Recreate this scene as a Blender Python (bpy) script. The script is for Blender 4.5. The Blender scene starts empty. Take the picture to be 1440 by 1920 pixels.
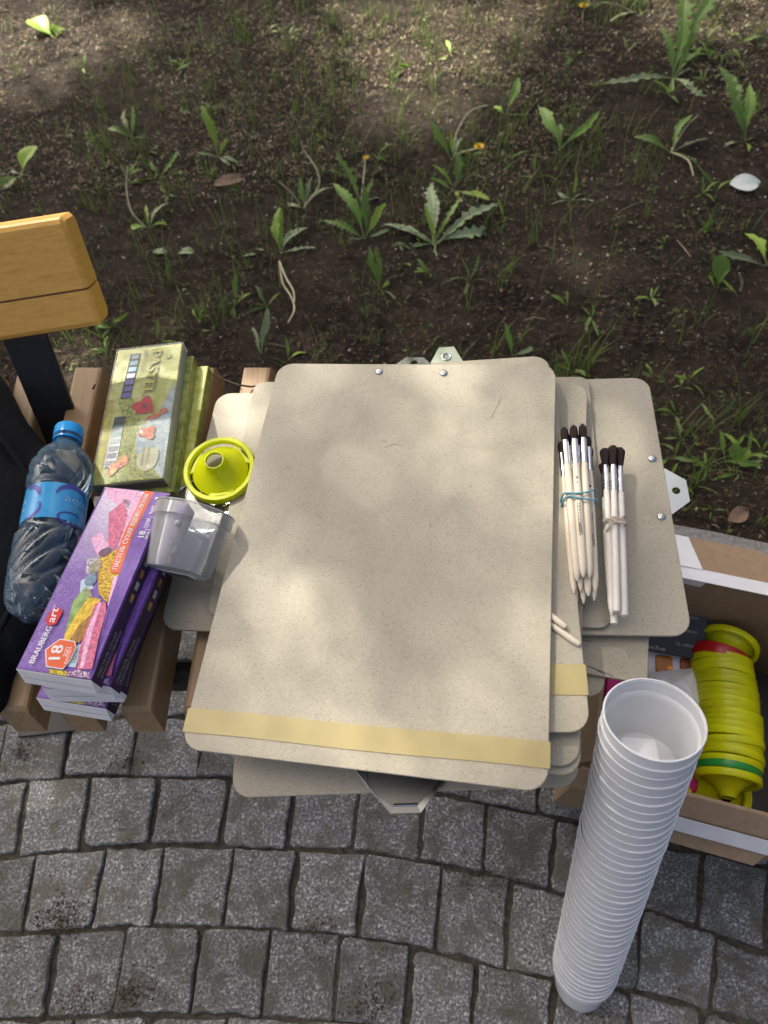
import bpy, bmesh, math, random
import numpy as np
from mathutils import Vector, Matrix, noise

random.seed(7)
rng = np.random.default_rng(7)
PI = math.pi
scene = bpy.context.scene
COL = scene.collection

# ------------------------------------------------------------------ camera
FPX = 1280.0                                   # focal length in pixels of the 1440 px wide photograph
CAM = Vector((0, 0, 1.15))
ROT = Matrix(((0.9934676, 0.1141145, 0.0), (-0.0986301, 0.8586617, -0.5029634), (-0.0573954, 0.4996779, 0.8643077)))
cd = bpy.data.cameras.new('camera')
cd.sensor_fit = 'HORIZONTAL'; cd.sensor_width = 36.0; cd.lens = 36.0 * FPX / 1440.0
cd.clip_start = 0.02; cd.clip_end = 300
cd.dof.use_dof = True; cd.dof.focus_distance = 0.70; cd.dof.aperture_fstop = 9.0
cam = bpy.data.objects.new('camera', cd); COL.objects.link(cam)
cam.matrix_world = Matrix.Translation(CAM) @ ROT.to_4x4()
scene.camera = cam

# ------------------------------------------------------------------ light
TO_SUN = Vector((-0.40, 0.54, 0.74)).normalized()
SUN_STRENGTH, SKY_STRENGTH, EXPOSURE = 5.0, 0.084, 1.72
world = bpy.data.worlds.new('World'); scene.world = world; world.use_nodes = True
wn = world.node_tree.nodes; wn.clear()
sky = wn.new('ShaderNodeTexSky'); sky.sky_type = 'NISHITA'; sky.sun_disc = False; sky.dust_density = 10.0; sky.ozone_density = 0.0; sky.air_density = 0.6
sky.sun_elevation = math.asin(TO_SUN.z); sky.sun_rotation = math.atan2(TO_SUN.x, TO_SUN.y)
bg = wn.new('ShaderNodeBackground'); bg.inputs['Strength'].default_value = SKY_STRENGTH
wo = wn.new('ShaderNodeOutputWorld')
world.node_tree.links.new(sky.outputs[0], bg.inputs[0]); world.node_tree.links.new(bg.outputs[0], wo.inputs[0])
sd = bpy.data.lights.new('sun', 'SUN'); sd.energy = SUN_STRENGTH; sd.angle = math.radians(0.55); sd.color = (1.0, 0.93, 0.82)
sun = bpy.data.objects.new('sun', sd); COL.objects.link(sun)
sun.rotation_euler = TO_SUN.to_track_quat('Z', 'Y').to_euler(); sun.location = TO_SUN * 20
scene.view_settings.view_transform = 'Standard'; scene.view_settings.look = 'None'
scene.view_settings.exposure = EXPOSURE; scene.view_settings.gamma = 1.0
scene.view_settings.use_curve_mapping = False
scene.render.engine = 'CYCLES'
scene.cycles.max_bounces = 10; scene.cycles.transparent_max_bounces = 24
scene.cycles.transmission_bounces = 10; scene.cycles.caustics_reflective = False; scene.cycles.caustics_refractive = False
scene.cycles.use_denoising = True

# ------------------------------------------------------------------ measuring helpers (photo pixel -> point in the place)
def ray(u, v):
    return ROT @ Vector(((u - 720) / FPX, -(v - 960) / FPX, -1.0))
def on(u, v, p0, n):
    r = ray(u, v); t = (Vector(p0) - CAM).dot(n) / r.dot(n); return CAM + r * t
def at(u, v, z):
    return on(u, v, (0, 0, z), Vector((0, 0, 1)))
def depth(u, v, d):
    return CAM + ray(u, v) * d

# ------------------------------------------------------------------ materials
def lin(c):
    return tuple(((x / 255) / 12.92 if x / 255 <= .04045 else ((x / 255 + .055) / 1.055) ** 2.4) for x in c) + (1,)
class NT:
    def __init__(s, name):
        s.m = bpy.data.materials.new(name); s.m.use_nodes = True
        s.t = s.m.node_tree; s.t.nodes.clear()
        s.out = s.n('ShaderNodeOutputMaterial'); s.b = s.n('ShaderNodeBsdfPrincipled'); s.l(s.b.outputs[0], s.out.inputs[0])
    def n(s, t, **k):
        o = s.t.nodes.new(t)
        for a, b in k.items(): setattr(o, a, b)
        return o
    def l(s, a, b): s.t.links.new(a, b)
    def co(s, kind='Object', scale=(1, 1, 1)):
        c = s.n('ShaderNodeTexCoord'); m = s.n('ShaderNodeMapping'); m.inputs['Scale'].default_value = scale
        s.l(c.outputs[kind], m.inputs[0]); return m.outputs[0]
    def noise(s, co, sc, det=3, rough=.55, dist=0):
        n = s.n('ShaderNodeTexNoise'); n.inputs['Scale'].default_value = sc; n.inputs['Detail'].default_value = det
        n.inputs['Roughness'].default_value = rough; n.inputs['Distortion'].default_value = dist
        s.l(co, n.inputs['Vector']); return n.outputs['Fac']
    def ramp(s, fac, *stops):
        r = s.n('ShaderNodeValToRGB'); e = r.color_ramp.elements
        while len(e) < len(stops): e.new(.5)
        for i, (p, c) in enumerate(stops):
            e[i].position = p; e[i].color = c if len(c) == 4 else tuple(c) + (1,)
        s.l(fac, r.inputs[0]); return r.outputs[0]
    def mix(s, fac, a, b, mode='MIX'):
        m = s.n('ShaderNodeMix', data_type='RGBA', blend_type=mode)
        for i, x in ((0, fac), (6, a), (7, b)):
            if hasattr(x, 'links') or hasattr(x, 'is_linked'): s.l(x, m.inputs[i])
            else: m.inputs[i].default_value = x if i == 0 else (x if len(x) == 4 else tuple(x) + (1,))
        return m.outputs[2]
    def bump(s, fac, st=.3, d=.002):
        b = s.n('ShaderNodeBump'); b.inputs['Strength'].default_value = st; b.inputs['Distance'].default_value = d
        s.l(fac, b.inputs['Height']); s.l(b.outputs[0], s.b.inputs['Normal'])
    def set(s, **k):
        for a, v in k.items():
            i = s.b.inputs[a.replace('_', ' ')]
            if hasattr(v, 'is_linked'): s.l(v, i)
            else: i.default_value = v
        return s.m
def plain(name, c, rough=.5, metal=0, var=.12, sc=60, spec=.5, bump=0):
    t = NT(name); co = t.co(); f = t.noise(co, sc, 4)
    a = tuple(x * (1 - var) for x in c[:3]); b = tuple(min(1, x * (1 + var)) for x in c[:3])
    if bump: t.bump(f, bump, .001)
    return t.set(Base_Color=t.ramp(f, (.3, a), (.7, b)), Roughness=rough, Metallic=metal, Specular_IOR_Level=spec)

def hardboard():
    t = NT('hardboard'); co = t.co()
    oi = t.n('ShaderNodeObjectInfo')
    big = t.noise(co, 9, 3); fib = t.noise(t.co(scale=(1, 3, 1)), 260, 4, .7); fine = t.noise(co, 900, 2)
    c = t.ramp(fib, (.3, (.315, .288, .215)), (.7, (.42, .392, .302)))
    c = t.mix(t.ramp(big, (.35, (0, 0, 0)), (.7, (.35, .35, .35))), c, (.34, .31, .232))
    v = t.n('ShaderNodeTexVoronoi'); v.inputs['Scale'].default_value = 620; v.inputs['Randomness'].default_value = 1
    t.l(t.co(scale=(1, .6, 1)), v.inputs['Vector'])
    m = t.n('ShaderNodeMath', operation='GREATER_THAN'); m.inputs[1].default_value = .80
    sepc = t.n('ShaderNodeSeparateColor'); t.l(v.outputs['Color'], sepc.inputs[0]); t.l(sepc.outputs[0], m.inputs[0])
    d = t.n('ShaderNodeMath', operation='LESS_THAN'); d.inputs[1].default_value = .27; t.l(v.outputs['Distance'], d.inputs[0])
    mm = t.n('ShaderNodeMath', operation='MULTIPLY'); t.l(m.outputs[0], mm.inputs[0]); t.l(d.outputs[0], mm.inputs[1])
    m3 = t.n('ShaderNodeMath', operation='MULTIPLY'); m3.inputs[1].default_value = .55; t.l(mm.outputs[0], m3.inputs[0])
    c = t.mix(m3.outputs[0], c, (.12, .085, .055))
    sc = t.noise(t.co(scale=(1, 1.6, 1)), 17, 5, .7, 1.4); c = t.mix(t.ramp(sc, (.54, (0, 0, 0)), (.72, (.22, .22, .22))), c, (.22, .19, .14))      # scuffs and old smudges
    sw = t.noise(t.co(scale=(9, .7, 1)), 30, 2, .5); c = t.mix(t.ramp(sw, (.68, (0, 0, 0)), (.74, (.12, .12, .12))), c, (.55, .52, .42))
    # each board its own tint
    hs = t.n('ShaderNodeHueSaturation'); mr = t.n('ShaderNodeMapRange'); mr.inputs[3].default_value = .90; mr.inputs[4].default_value = 1.06
    t.l(oi.outputs['Random'], mr.inputs[0]); t.l(mr.outputs[0], hs.inputs['Value']); t.l(c, hs.inputs['Color'])
    t.bump(fine, .12, .0006)
    return t.set(Base_Color=hs.outputs[0], Roughness=.55, Specular_IOR_Level=.35)
def wood(name, a, b, rough, scale=(30, 2.2, 30), coat=0):
    t = NT(name); co = t.co(scale=scale); n = t.noise(co, 3.2, 5, .6, .6); g = t.noise(t.co(scale=(scale[0]*6, scale[1]*1.4, scale[2]*6)), 5, 3)
    w = t.ramp(n, (.25, a), (.5, b), (.75, tuple(x*.88 for x in a)))
    c = t.mix(.35, w, t.ramp(g, (.3, tuple(x*.7 for x in a)), (.7, b)))
    k = t.noise(t.co(), 14, 2); c = t.mix(t.ramp(k, (.62, (0, 0, 0)), (.8, (.4, .4, .4))), c, tuple(x*.55 for x in a))
    t.bump(g, .12, .0008)
    return t.set(Base_Color=c, Roughness=rough, Coat_Weight=coat, Coat_Roughness=.25)
def metal(name, c, rough, knurl=0):
    t = NT(name); f = t.noise(t.co(), 40, 3)
    if knurl:
        ck = t.n('ShaderNodeTexChecker'); ck.inputs['Scale'].default_value = knurl
        mp = t.n('ShaderNodeMapping'); mp.inputs['Rotation'].default_value = (0, 0, .78)
        tc = t.n('ShaderNodeTexCoord'); t.l(tc.outputs['Object'], mp.inputs[0]); t.l(mp.outputs[0], ck.inputs['Vector'])
        t.bump(ck.outputs['Fac'], .8, .0006)
    return t.set(Base_Color=t.ramp(f, (.3, tuple(x*.85 for x in c)), (.7, c)), Metallic=1.0, Roughness=t.ramp(f, (.3, (rough,)*3), (.7, (rough*1.6,)*3)))
def milky(name, transp, tint, rough=.22, diff=.5, ior=1.45, wrinkle=0):
    t = NT(name); t.t.nodes.remove(t.b)
    tr = t.n('ShaderNodeBsdfTransparent'); tr.inputs[0].default_value = (.97, .98, 1, 1)
    df = t.n('ShaderNodeBsdfDiffuse'); df.inputs[0].default_value = tint
    tl = t.n('ShaderNodeBsdfTranslucent'); tl.inputs[0].default_value = tint
    gl = t.n('ShaderNodeBsdfGlossy'); gl.inputs['Roughness'].default_value = rough
    m1 = t.n('ShaderNodeMixShader'); m1.inputs[0].default_value = 1 - diff; t.l(df.outputs[0], m1.inputs[1]); t.l(tl.outputs[0], m1.inputs[2])
    lw = t.n('ShaderNodeLayerWeight'); lw.inputs[0].default_value = .35
    cr = t.ramp(lw.outputs['Facing'], (.0, (transp,)*3), (.9, (transp*.35,)*3))
    m2 = t.n('ShaderNodeMixShader'); t.l(cr, m2.inputs[0]); t.l(m1.outputs[0], m2.inputs[1]); t.l(tr.outputs[0], m2.inputs[2])
    fr = t.n('ShaderNodeFresnel'); fr.inputs[0].default_value = ior
    if wrinkle:
        bp = t.n('ShaderNodeBump'); bp.inputs['Strength'].default_value = wrinkle; bp.inputs['Distance'].default_value = .004; t.l(t.noise(t.co(scale=(1, .35, 1)), 130, 3, .6, 1.2), bp.inputs['Height']); t.l(bp.outputs[0], gl.inputs['Normal'])
    m3 = t.n('ShaderNodeMixShader'); t.l(fr.outputs[0], m3.inputs[0]); t.l(m2.outputs[0], m3.inputs[1]); t.l(gl.outputs[0], m3.inputs[2])
    t.l(m3.outputs[0], t.out.inputs[0]); return t.m
def plastic(name, c, rough=.3, sss=0, transl=.0):
    t = NT(name); f = t.noise(t.co(), 25, 2)
    oi = t.n('ShaderNodeObjectInfo'); hs = t.n('ShaderNodeHueSaturation'); mr = t.n('ShaderNodeMapRange'); mr.inputs[3].default_value = .86; mr.inputs[4].default_value = 1.04
    t.l(oi.outputs['Random'], mr.inputs[0]); t.l(mr.outputs[0], hs.inputs['Value']); t.l(t.ramp(f, (.3, tuple(x*.90 for x in c)), (.7, c)), hs.inputs['Color'])
    m = t.set(Base_Color=hs.outputs[0], Roughness=rough)
    if transl:
        tl = t.n('ShaderNodeBsdfTranslucent'); tl.inputs[0].default_value = tuple(c) + (1,)
        mx = t.n('ShaderNodeMixShader'); mx.inputs[0].default_value = transl
        t.l(t.b.outputs[0], mx.inputs[1]); t.l(tl.outputs[0], mx.inputs[2]); t.l(mx.outputs[0], t.out.inputs[0])
    return m
def leafmat(name, a, b, transl=.35):
    t = NT(name); oi = t.n('ShaderNodeObjectInfo'); f = t.noise(t.co(), 90, 3)
    ge = t.n('ShaderNodeNewGeometry')
    c = t.ramp(f, (.3, a), (.7, b))
    hs = t.n('ShaderNodeHueSaturation'); mr = t.n('ShaderNodeMapRange'); mr.inputs[3].default_value = .7; mr.inputs[4].default_value = 1.35
    ad = t.n('ShaderNodeMath', operation='ADD'); t.l(oi.outputs['Random'], ad.inputs[0]); t.l(ge.outputs['Random Per Island'], ad.inputs[1])
    fr = t.n('ShaderNodeMath', operation='FRACT'); t.l(ad.outputs[0], fr.inputs[0]); t.l(fr.outputs[0], mr.inputs[0])
    t.l(mr.outputs[0], hs.inputs['Value']); t.l(c, hs.inputs['Color'])
    t.set(Base_Color=hs.outputs[0], Roughness=.45, Specular_IOR_Level=.4); t.bump(f, .2, .001)
    tl = t.n('ShaderNodeBsdfTranslucent'); t.l(hs.outputs[0], tl.inputs[0])
    mx = t.n('ShaderNodeMixShader'); mx.inputs[0].default_value = transl
    t.l(t.b.outputs[0], mx.inputs[1]); t.l(tl.outputs[0], mx.inputs[2]); t.l(mx.outputs[0], t.out.inputs[0]); return t.m
def granite():
    t = NT('granite'); co = t.co('Object'); oi = t.n('ShaderNodeObjectInfo')
    vm = t.n('ShaderNodeVectorMath', operation='ADD'); mu = t.n('ShaderNodeVectorMath', operation='SCALE'); mu.inputs[3].default_value = 7
    cx = t.n('ShaderNodeCombineXYZ'); t.l(oi.outputs['Random'], cx.inputs[0]); t.l(oi.outputs['Random'], cx.inputs[1]); t.l(cx.outputs[0], mu.inputs[0])
    t.l(co, vm.inputs[0]); t.l(mu.outputs[0], vm.inputs[1]); co = vm.outputs[0]
    s1 = t.noise(co, 250, 2, .6, .3); s2 = t.noise(co, 620, 2, .6); cl = t.noise(co, 55, 3, .6); pt = t.noise(co, 19, 5, .65, .6); st = t.noise(co, 13, 3, .6)
    c = t.ramp(s1, (.36, (.040, .042, .042)), (.47, (.105, .108, .106)), (.56, (.20, .203, .197)), (.68, (.52, .525, .51)))
    c = t.mix(.25, c, t.ramp(s2, (.38, (.03, .032, .032)), (.62, (.46, .465, .45))))
    c = t.mix(t.ramp(cl, (.35, (.55, .55, .55)), (.62, (0, 0, 0))), c, (.07, .072, .070))
    c = t.mix(t.ramp(pt, (.47, (0, 0, 0)), (.60, (.85, .85, .85))), c, (.082, .080, .062))          # earth rubbed into the stone
    c = t.mix(t.ramp(st, (.66, (0, 0, 0)), (.74, (.6, .6, .6))), c, (.17, .155, .095))               # lichen
    hs = t.n('ShaderNodeHueSaturation'); mr = t.n('ShaderNodeMapRange'); mr.inputs[3].default_value = .95; mr.inputs[4].default_value = 1.45
    t.l(oi.outputs['Random'], mr.inputs[0]); t.l(mr.outputs[0], hs.inputs['Value']); t.l(c, hs.inputs['Color'])
    ad = t.n('ShaderNodeMath', operation='ADD'); t.l(s1, ad.inputs[0]); t.l(cl, ad.inputs[1]); t.bump(ad.outputs[0], .8, .004)
    return t.set(Base_Color=hs.outputs[0], Roughness=.8, Specular_IOR_Level=.3)
def soil():
    t = NT('soil'); co = t.co(); a = t.noise(co, 55, 5, .7, .5); b = t.noise(co, 5, 3); d = t.noise(co, 240, 3, .7)
    c = t.ramp(a, (.34, (.006, .005, .004)), (.54, (.026, .020, .014)), (.74, (.10, .074, .050)))
    c = t.mix(t.ramp(b, (.4, (0, 0, 0)), (.65, (.55, .55, .55))), c, (.046, .035, .024))
    c = t.mix(t.ramp(d, (.68, (0, 0, 0)), (.76, (.7, .7, .7))), c, (.30, .24, .17))
    ad = t.n('ShaderNodeMath', operation='ADD'); t.l(a, ad.inputs[0]); t.l(d, ad.inputs[1]); t.bump(ad.outputs[0], .9, .006)
    return t.set(Base_Color=c, Roughness=.95, Specular_IOR_Level=.15)
def island(name, cols, rough=.85, transl=0):
    t = NT(name); g = t.n('ShaderNodeNewGeometry'); n = len(cols)
    c = t.ramp(g.outputs['Random Per Island'], *[(i / max(1, n - 1), x) for i, x in enumerate(cols)])
    t.set(Base_Color=c, Roughness=rough, Specular_IOR_Level=.25)
    if transl:
        tl = t.n('ShaderNodeBsdfTranslucent'); t.l(c, tl.inputs[0]); mx = t.n('ShaderNodeMixShader'); mx.inputs[0].default_value = transl
        t.l(t.b.outputs[0], mx.inputs[1]); t.l(tl.outputs[0], mx.inputs[2]); t.l(mx.outputs[0], t.out.inputs[0])
    return t.m
def ink(name, c, sc=150, var=.2, rough=.35, c2=None, th=(.4, .6)):
    t = NT(name); f = t.noise(t.co(), sc, 4, .65)
    a = tuple(x * (1 - var) for x in c); b = c2 or tuple(min(1, x * (1 + var)) for x in c)
    return t.set(Base_Color=t.ramp(f, (th[0], a), (th[1], b)), Roughness=max(.45, rough), Specular_IOR_Level=.35)
def L3(r, g, b): return lin((r, g, b))[:3]

M = {}
M['board'] = hardboard()
M['strap'] = plastic('yellow_strap', (.45, .375, .16), .4, transl=.1)
M['slat'] = wood('slat_wood', (.27, .165, .075), (.40, .265, .13), .45, coat=.1)
M['pine'] = wood('varnished_pine', (.70, .345, .045), (.84, .47, .095), .45, scale=(2.2, 30, 30), coat=.15)
M['groove'] = plain('groove_shadow_wood', (.20, .10, .035), .6)
M['steel_black'] = plain('black_steel', (.018, .018, .017), .45, 0, .2)
M['cloth'] = plain('black_cloth', (.010, .011, .013), .9, 0, .35, 400, .12, .5)
M['zinc'] = metal('zinc', (.50, .54, .51), .17); M['zinc_dark'] = metal('zinc_dark', (.20, .205, .20), .22)
M['zinc_green'] = metal('zinc_knurled', (.50, .58, .46), .28, 900)
M['dark_mesh'] = metal('dark_perforated_plate', (.17, .165, .15), .3, 1100)
M['granite'] = granite(); M['soil'] = soil()
M['joint'] = plain('joint_dirt', (.062, .057, .043), .95, 0, .5, 130, .2, .6)
M['kerbstone'] = plain('kerb_concrete', (.20, .20, .19), .85, 0, .35, 120, .3, .4)
M['cup'] = milky('milky_cup_plastic', .30, (.95, .985, 1, 1), .15, .84)
M['clearcup'] = milky('clear_cup_plastic', .78, (.96, .98, .99, 1), .08, .6)
M['lid'] = plastic('lime_plastic', (.80, .86, .006), .32, transl=.28)
M['lid_red'] = plastic('red_plastic', (.50, .012, .015), .3)
M['lid_green'] = plastic('green_plastic', (.02, .30, .045), .3)
M['card'] = plain('cardboard', (.30, .215, .135), .8, 0, .1, 90, .2)
M['card_in'] = plain('cardboard_inside', (.27, .19, .115), .85, 0, .12, 60, .15)
M['tape'] = plain('white_tape', (.72, .73, .73), .3, 0, .06, 40)
M['white'] = plain('white_card', (.78, .78, .78), .5, 0, .04, 80)
M['paper'] = plain('sticker_paper', (.86, .88, .90), .5, 0, .03, 80)
M['handle'] = wood('raw_handle_wood', (.56, .49, .37), (.66, .59, .46), .5, scale=(40, 40, 3))
M['handle_white'] = plain('painted_handle', (.70, .67, .60), .4, 0, .05, 60)
M['ferrule'] = metal('ferrule', (.78, .79, .80), .13)
M['hair'] = plain('brush_hair', (.016, .009, .007), .7, 0, .6, 900, .25, .6)
M['band_blue'] = plastic('blue_elastic', (.13, .34, .40), .5)
M['band_beige'] = plastic('beige_elastic', (.52, .43, .33), .55)
M['black_ink'] = plain('black_ink', (.02, .018, .018), .5)
M['white_ink'] = plain('white_ink', (.82, .82, .82), .45, 0, .02)
M['green_leaf'] = leafmat('fresh_leaf', (.10, .21, .028), (.20, .34, .06))
M['pale_leaf'] = leafmat('greyish_leaf', (.17, .25, .11), (.30, .38, .20), .25)
M['lime_leaf'] = leafmat('lime_leaf', (.19, .34, .025), (.30, .46, .05))
M['stem'] = leafmat('stem', (.28, .27, .15), (.42, .40, .27), .15)
M['yellow_petal'] = plastic('yellow_petal', (.80, .55, .01), .5, transl=.2)
M['silver_leaf'] = plain('dead_white_leaf', (.62, .68, .60), .6)
M['dry_leaf'] = plain('dry_leaf', (.22, .14, .09), .8, 0, .3, 60)
M['bark'] = plain('bark', (.09, .065, .045), .9, 0, .5, 20, .2, .8)
M['twig'] = plain('twig_bark', (.055, .035, .022), .8, 0, .3)

# ------------------------------------------------------------------ geometry helpers
def lerp(a, b, t): return a + (b - a) * t
def frame(o, x, y):
    x = Vector(x).normalized(); z = x.cross(Vector(y)).normalized(); y = z.cross(x)
    m = Matrix((x, y, z)).transposed().to_4x4(); m.translation = Vector(o); return m
class MB:
    """Collects shapes for ONE mesh object."""
    def __init__(s): s.v = []; s.f = []; s.mi = []; s.sm = []; s.mats = []
    def m(s, mt):
        if mt not in s.mats: s.mats.append(mt)
        return s.mats.index(mt)
    def add(s, v, f, mt, smooth=False, xf=None):
        k = len(s.v); i = s.m(mt)
        s.v += [tuple(xf @ Vector(p)) if xf else tuple(p) for p in v]
        s.f += [tuple(k + j for j in q) for q in f]; s.mi += [i] * len(f); s.sm += [smooth] * len(f); return s
    def mesh(s, name):
        me = bpy.data.meshes.new(name); me.from_pydata(s.v, [], s.f)
        for mt in s.mats: me.materials.append(mt)
        me.polygons.foreach_set('material_index', s.mi); me.polygons.foreach_set('use_smooth', s.sm); me.update()
        if any(s.sm): me.set_sharp_from_angle(angle=.75)
        return me
    def obj(s, name, parent=None, mw=None): return link(name, s.mesh(name), parent, mw)
    # shapes
    def prism(s, pts, z0, z1, mt, ch=0, xf=None, smooth=False):
        n = len(pts); c = Vector((sum(p[0] for p in pts) / n, sum(p[1] for p in pts) / n))
        def ins(d):
            o = []
            for i in range(n):
                a, p, b = (Vector(pts[(i + k) % n][:2]) for k in (-1, 0, 1))
                e1 = (p - a); e2 = (b - p)
                e1 = e1.normalized() if e1.length > 1e-9 else e2.normalized(); e2 = e2.normalized() if e2.length > 1e-9 else e1
                n1 = Vector((-e1.y, e1.x)); n2 = Vector((-e2.y, e2.x)); q = n1 + n2
                q = q / max(.3, q.length_squared / 2) if q.length > 1e-6 else n1
                o.append(p + q * d)
            return o
        area = sum(pts[i][0] * pts[(i + 1) % n][1] - pts[(i + 1) % n][0] * pts[i][1] for i in range(n))
        if area < 0: pts = pts[::-1]
        rings = [[(p[0], p[1], z0) for p in pts]]
        if ch: rings += [[(p[0], p[1], z1 - ch) for p in pts], [(p[0], p[1], z1) for p in ins(ch)]]
        else: rings += [[(p[0], p[1], z1) for p in pts]]
        v = [p for r in rings for p in r]; f = []
        for r in range(len(rings) - 1):
            for i in range(n):
                j = (i + 1) % n; f.append((r * n + i, r * n + j, (r + 1) * n + j, (r + 1) * n + i))
        k = (len(rings) - 1) * n
        f.append(tuple(range(n))[::-1]); f.append(tuple(k + i for i in range(n)))
        return s.add(v, f, mt, smooth, xf)
    def box(s, x0, x1, y0, y1, z0, z1, mt, ch=0, xf=None):
        return s.prism([(x0, y0), (x1, y0), (x1, y1), (x0, y1)], z0, z1, mt, ch, xf)
    def lathe(s, prof, n, mt, xf=None, fn=None, cap0=True, cap1=True, smooth=True):
        v = []; f = []; m = len(prof)
        for i, (r, z) in enumerate(prof):
            for k in range(n):
                a = 2 * PI * k / n; rr = fn(r, z, a) if fn else r
                v.append((rr * math.cos(a), rr * math.sin(a), z))
        for i in range(m - 1):
            for k in range(n):
                j = (k + 1) % n; f.append((i * n + k, i * n + j, (i + 1) * n + j, (i + 1) * n + k))
        if cap0: f.append(tuple(range(n))[::-1])
        if cap1: f.append(tuple((m - 1) * n + k for k in range(n)))
        return s.add(v, f, mt, smooth, xf)
    def tube(s, path, r, n, mt, xf=None, closed=False):
        path = [Vector(p) for p in path]; m = len(path); v = []; f = []
        for i, p in enumerate(path):
            a = path[(i - 1) % m] if closed or i else p; b = path[(i + 1) % m] if closed or i < m - 1 else p
            d = (b - a).normalized(); u = d.orthogonal() if abs(d.z) > .95 else d.cross(Vector((0, 0, 1))).normalized(); u.normalize(); w = d.cross(u)
            rr = r[i] if isinstance(r, (list, tuple)) else r
            v += [p + (u * math.cos(2 * PI * k / n) + w * math.sin(2 * PI * k / n)) * rr for k in range(n)]
        for i in range(m if closed else m - 1):
            for k in range(n):
                j = (k + 1) % n; q = (i + 1) % m; f.append((i * n + k, i * n + j, q * n + j, q * n + k))
        if not closed: f.append(tuple(range(n))[::-1]); f.append(tuple((m - 1) * n + k for k in range(n)))
        return s.add(v, f, mt, True, xf)
    def plate_hole(s, outline, hc, hr, z0, z1, mt, xf=None, n=28):
        angs = sorted(set([round(2 * PI * k / n - PI, 4) for k in range(n)] + [round(math.atan2(p[1] - hc[1], p[0] - hc[0]), 4) for p in outline]))
        out = []
        for a in angs:
            d = (math.cos(a), math.sin(a)); best = None
            for i in range(len(outline)):
                p, q = outline[i], outline[(i + 1) % len(outline)]; ex, ey = q[0] - p[0], q[1] - p[1]
                den = d[0] * ey - d[1] * ex
                if abs(den) < 1e-12: continue
                t = ((p[0] - hc[0]) * ey - (p[1] - hc[1]) * ex) / den; w = ((p[0] - hc[0]) * d[1] - (p[1] - hc[1]) * d[0]) / den
                if t > 1e-9 and -1e-6 <= w <= 1 + 1e-6 and (best is None or t > best): best = t
            out.append((hc[0] + d[0] * (best or hr * 1.5), hc[1] + d[1] * (best or hr * 1.5)))
        inn = [(hc[0] + hr * math.cos(a), hc[1] + hr * math.sin(a)) for a in angs]; m = len(angs)
        v = [(p[0], p[1], z) for z in (z1, z0) for ring in (out, inn) for p in ring]; f = []
        for i in range(m):
            j = (i + 1) % m
            f += [(i, j, m + j, m + i), (2 * m + j, 2 * m + i, 3 * m + i, 3 * m + j), (i, 2 * m + i, 2 * m + j, j), (m + j, 3 * m + j, 3 * m + i, m + i)]
        return s.add(v, f, mt, False, xf)
def rrect(w, l, r, seg=6, cx=0, cy=0):
    o = []
    for sx, sy, a0 in ((1, -1, -PI / 2), (1, 1, 0), (-1, 1, PI / 2), (-1, -1, PI)):
        for k in range(seg + 1):
            a = a0 + PI / 2 * k / seg
            o.append((cx + sx * (w / 2 - r) + r * math.cos(a), cy + sy * (l / 2 - r) + r * math.sin(a)))
    return o
def link(name, data, parent=None, mw=None):
    o = bpy.data.objects.new(name, data); COL.objects.link(o)
    if parent is not None: o.parent = parent
    if mw is not None: o.matrix_world = mw if parent is None else o.matrix_world
    if mw is not None and parent is not None: o.matrix_basis = mw
    return o
def tag(o, label=None, cat=None, group=None, kind=None):
    if label: o['label'] = label
    if cat: o['category'] = cat
    if group: o['group'] = group
    if kind: o['kind'] = kind
    return o
def thing(name, mw, label, cat, group=None):
    o = bpy.data.objects.new(name, None); COL.objects.link(o); o.matrix_world = mw; o.empty_display_size = .02
    return tag(o, label, cat, group)
_tx = {}
def text_geo(s):
    if s not in _tx:
        cu = bpy.data.curves.new('lettering', 'FONT'); cu.body = s; cu.align_x = 'LEFT'; cu.resolution_u = 2
        o = bpy.data.objects.new('lettering', cu); COL.objects.link(o)
        bpy.context.view_layer.update()
        dg = bpy.context.evaluated_depsgraph_get(); me = bpy.data.meshes.new_from_object(o.evaluated_get(dg))
        v = [tuple(p.co) for p in me.vertices]; f = [tuple(p.vertices) for p in me.polygons]
        bpy.data.objects.remove(o); bpy.data.curves.remove(cu); bpy.data.meshes.remove(me)
        _tx[s] = (v, f)
    return _tx[s]
def put_text(mb, s, x, y, ang, length, height, z, mt, shear=0, bold=0):
    """flat print: baseline starts at x,y; runs along ang for `length`; cap height `height`."""
    v, f = text_geo(s)
    if not v: return
    x0 = min(p[0] for p in v); x1 = max(p[0] for p in v); y1 = max(p[1] for p in v); y0 = min(0, min(p[1] for p in v))
    sx = length / (x1 - x0); sy = height / max(.3, (y1 if y1 > .3 else .7)); c, sn = math.cos(ang), math.sin(ang)
    for off in ([0, bold, -bold] if bold else [0]):
        q = []
        for p in v:
            a = (p[0] - x0) * sx + shear * p[1] * sy + off; b = p[1] * sy
            q.append((x + a * c - b * sn, y + a * sn + b * c, z + abs(off) * .02))
        mb.add(q, f, mt)
def flat(mb, pts, z, mt):
    a = sum(pts[i][0] * pts[(i + 1) % len(pts)][1] - pts[(i + 1) % len(pts)][0] * pts[i][1] for i in range(len(pts)))
    if a < 0: pts = pts[::-1]
    mb.add([(p[0], p[1], z) for p in pts], [tuple(range(len(pts)))], mt)
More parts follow.
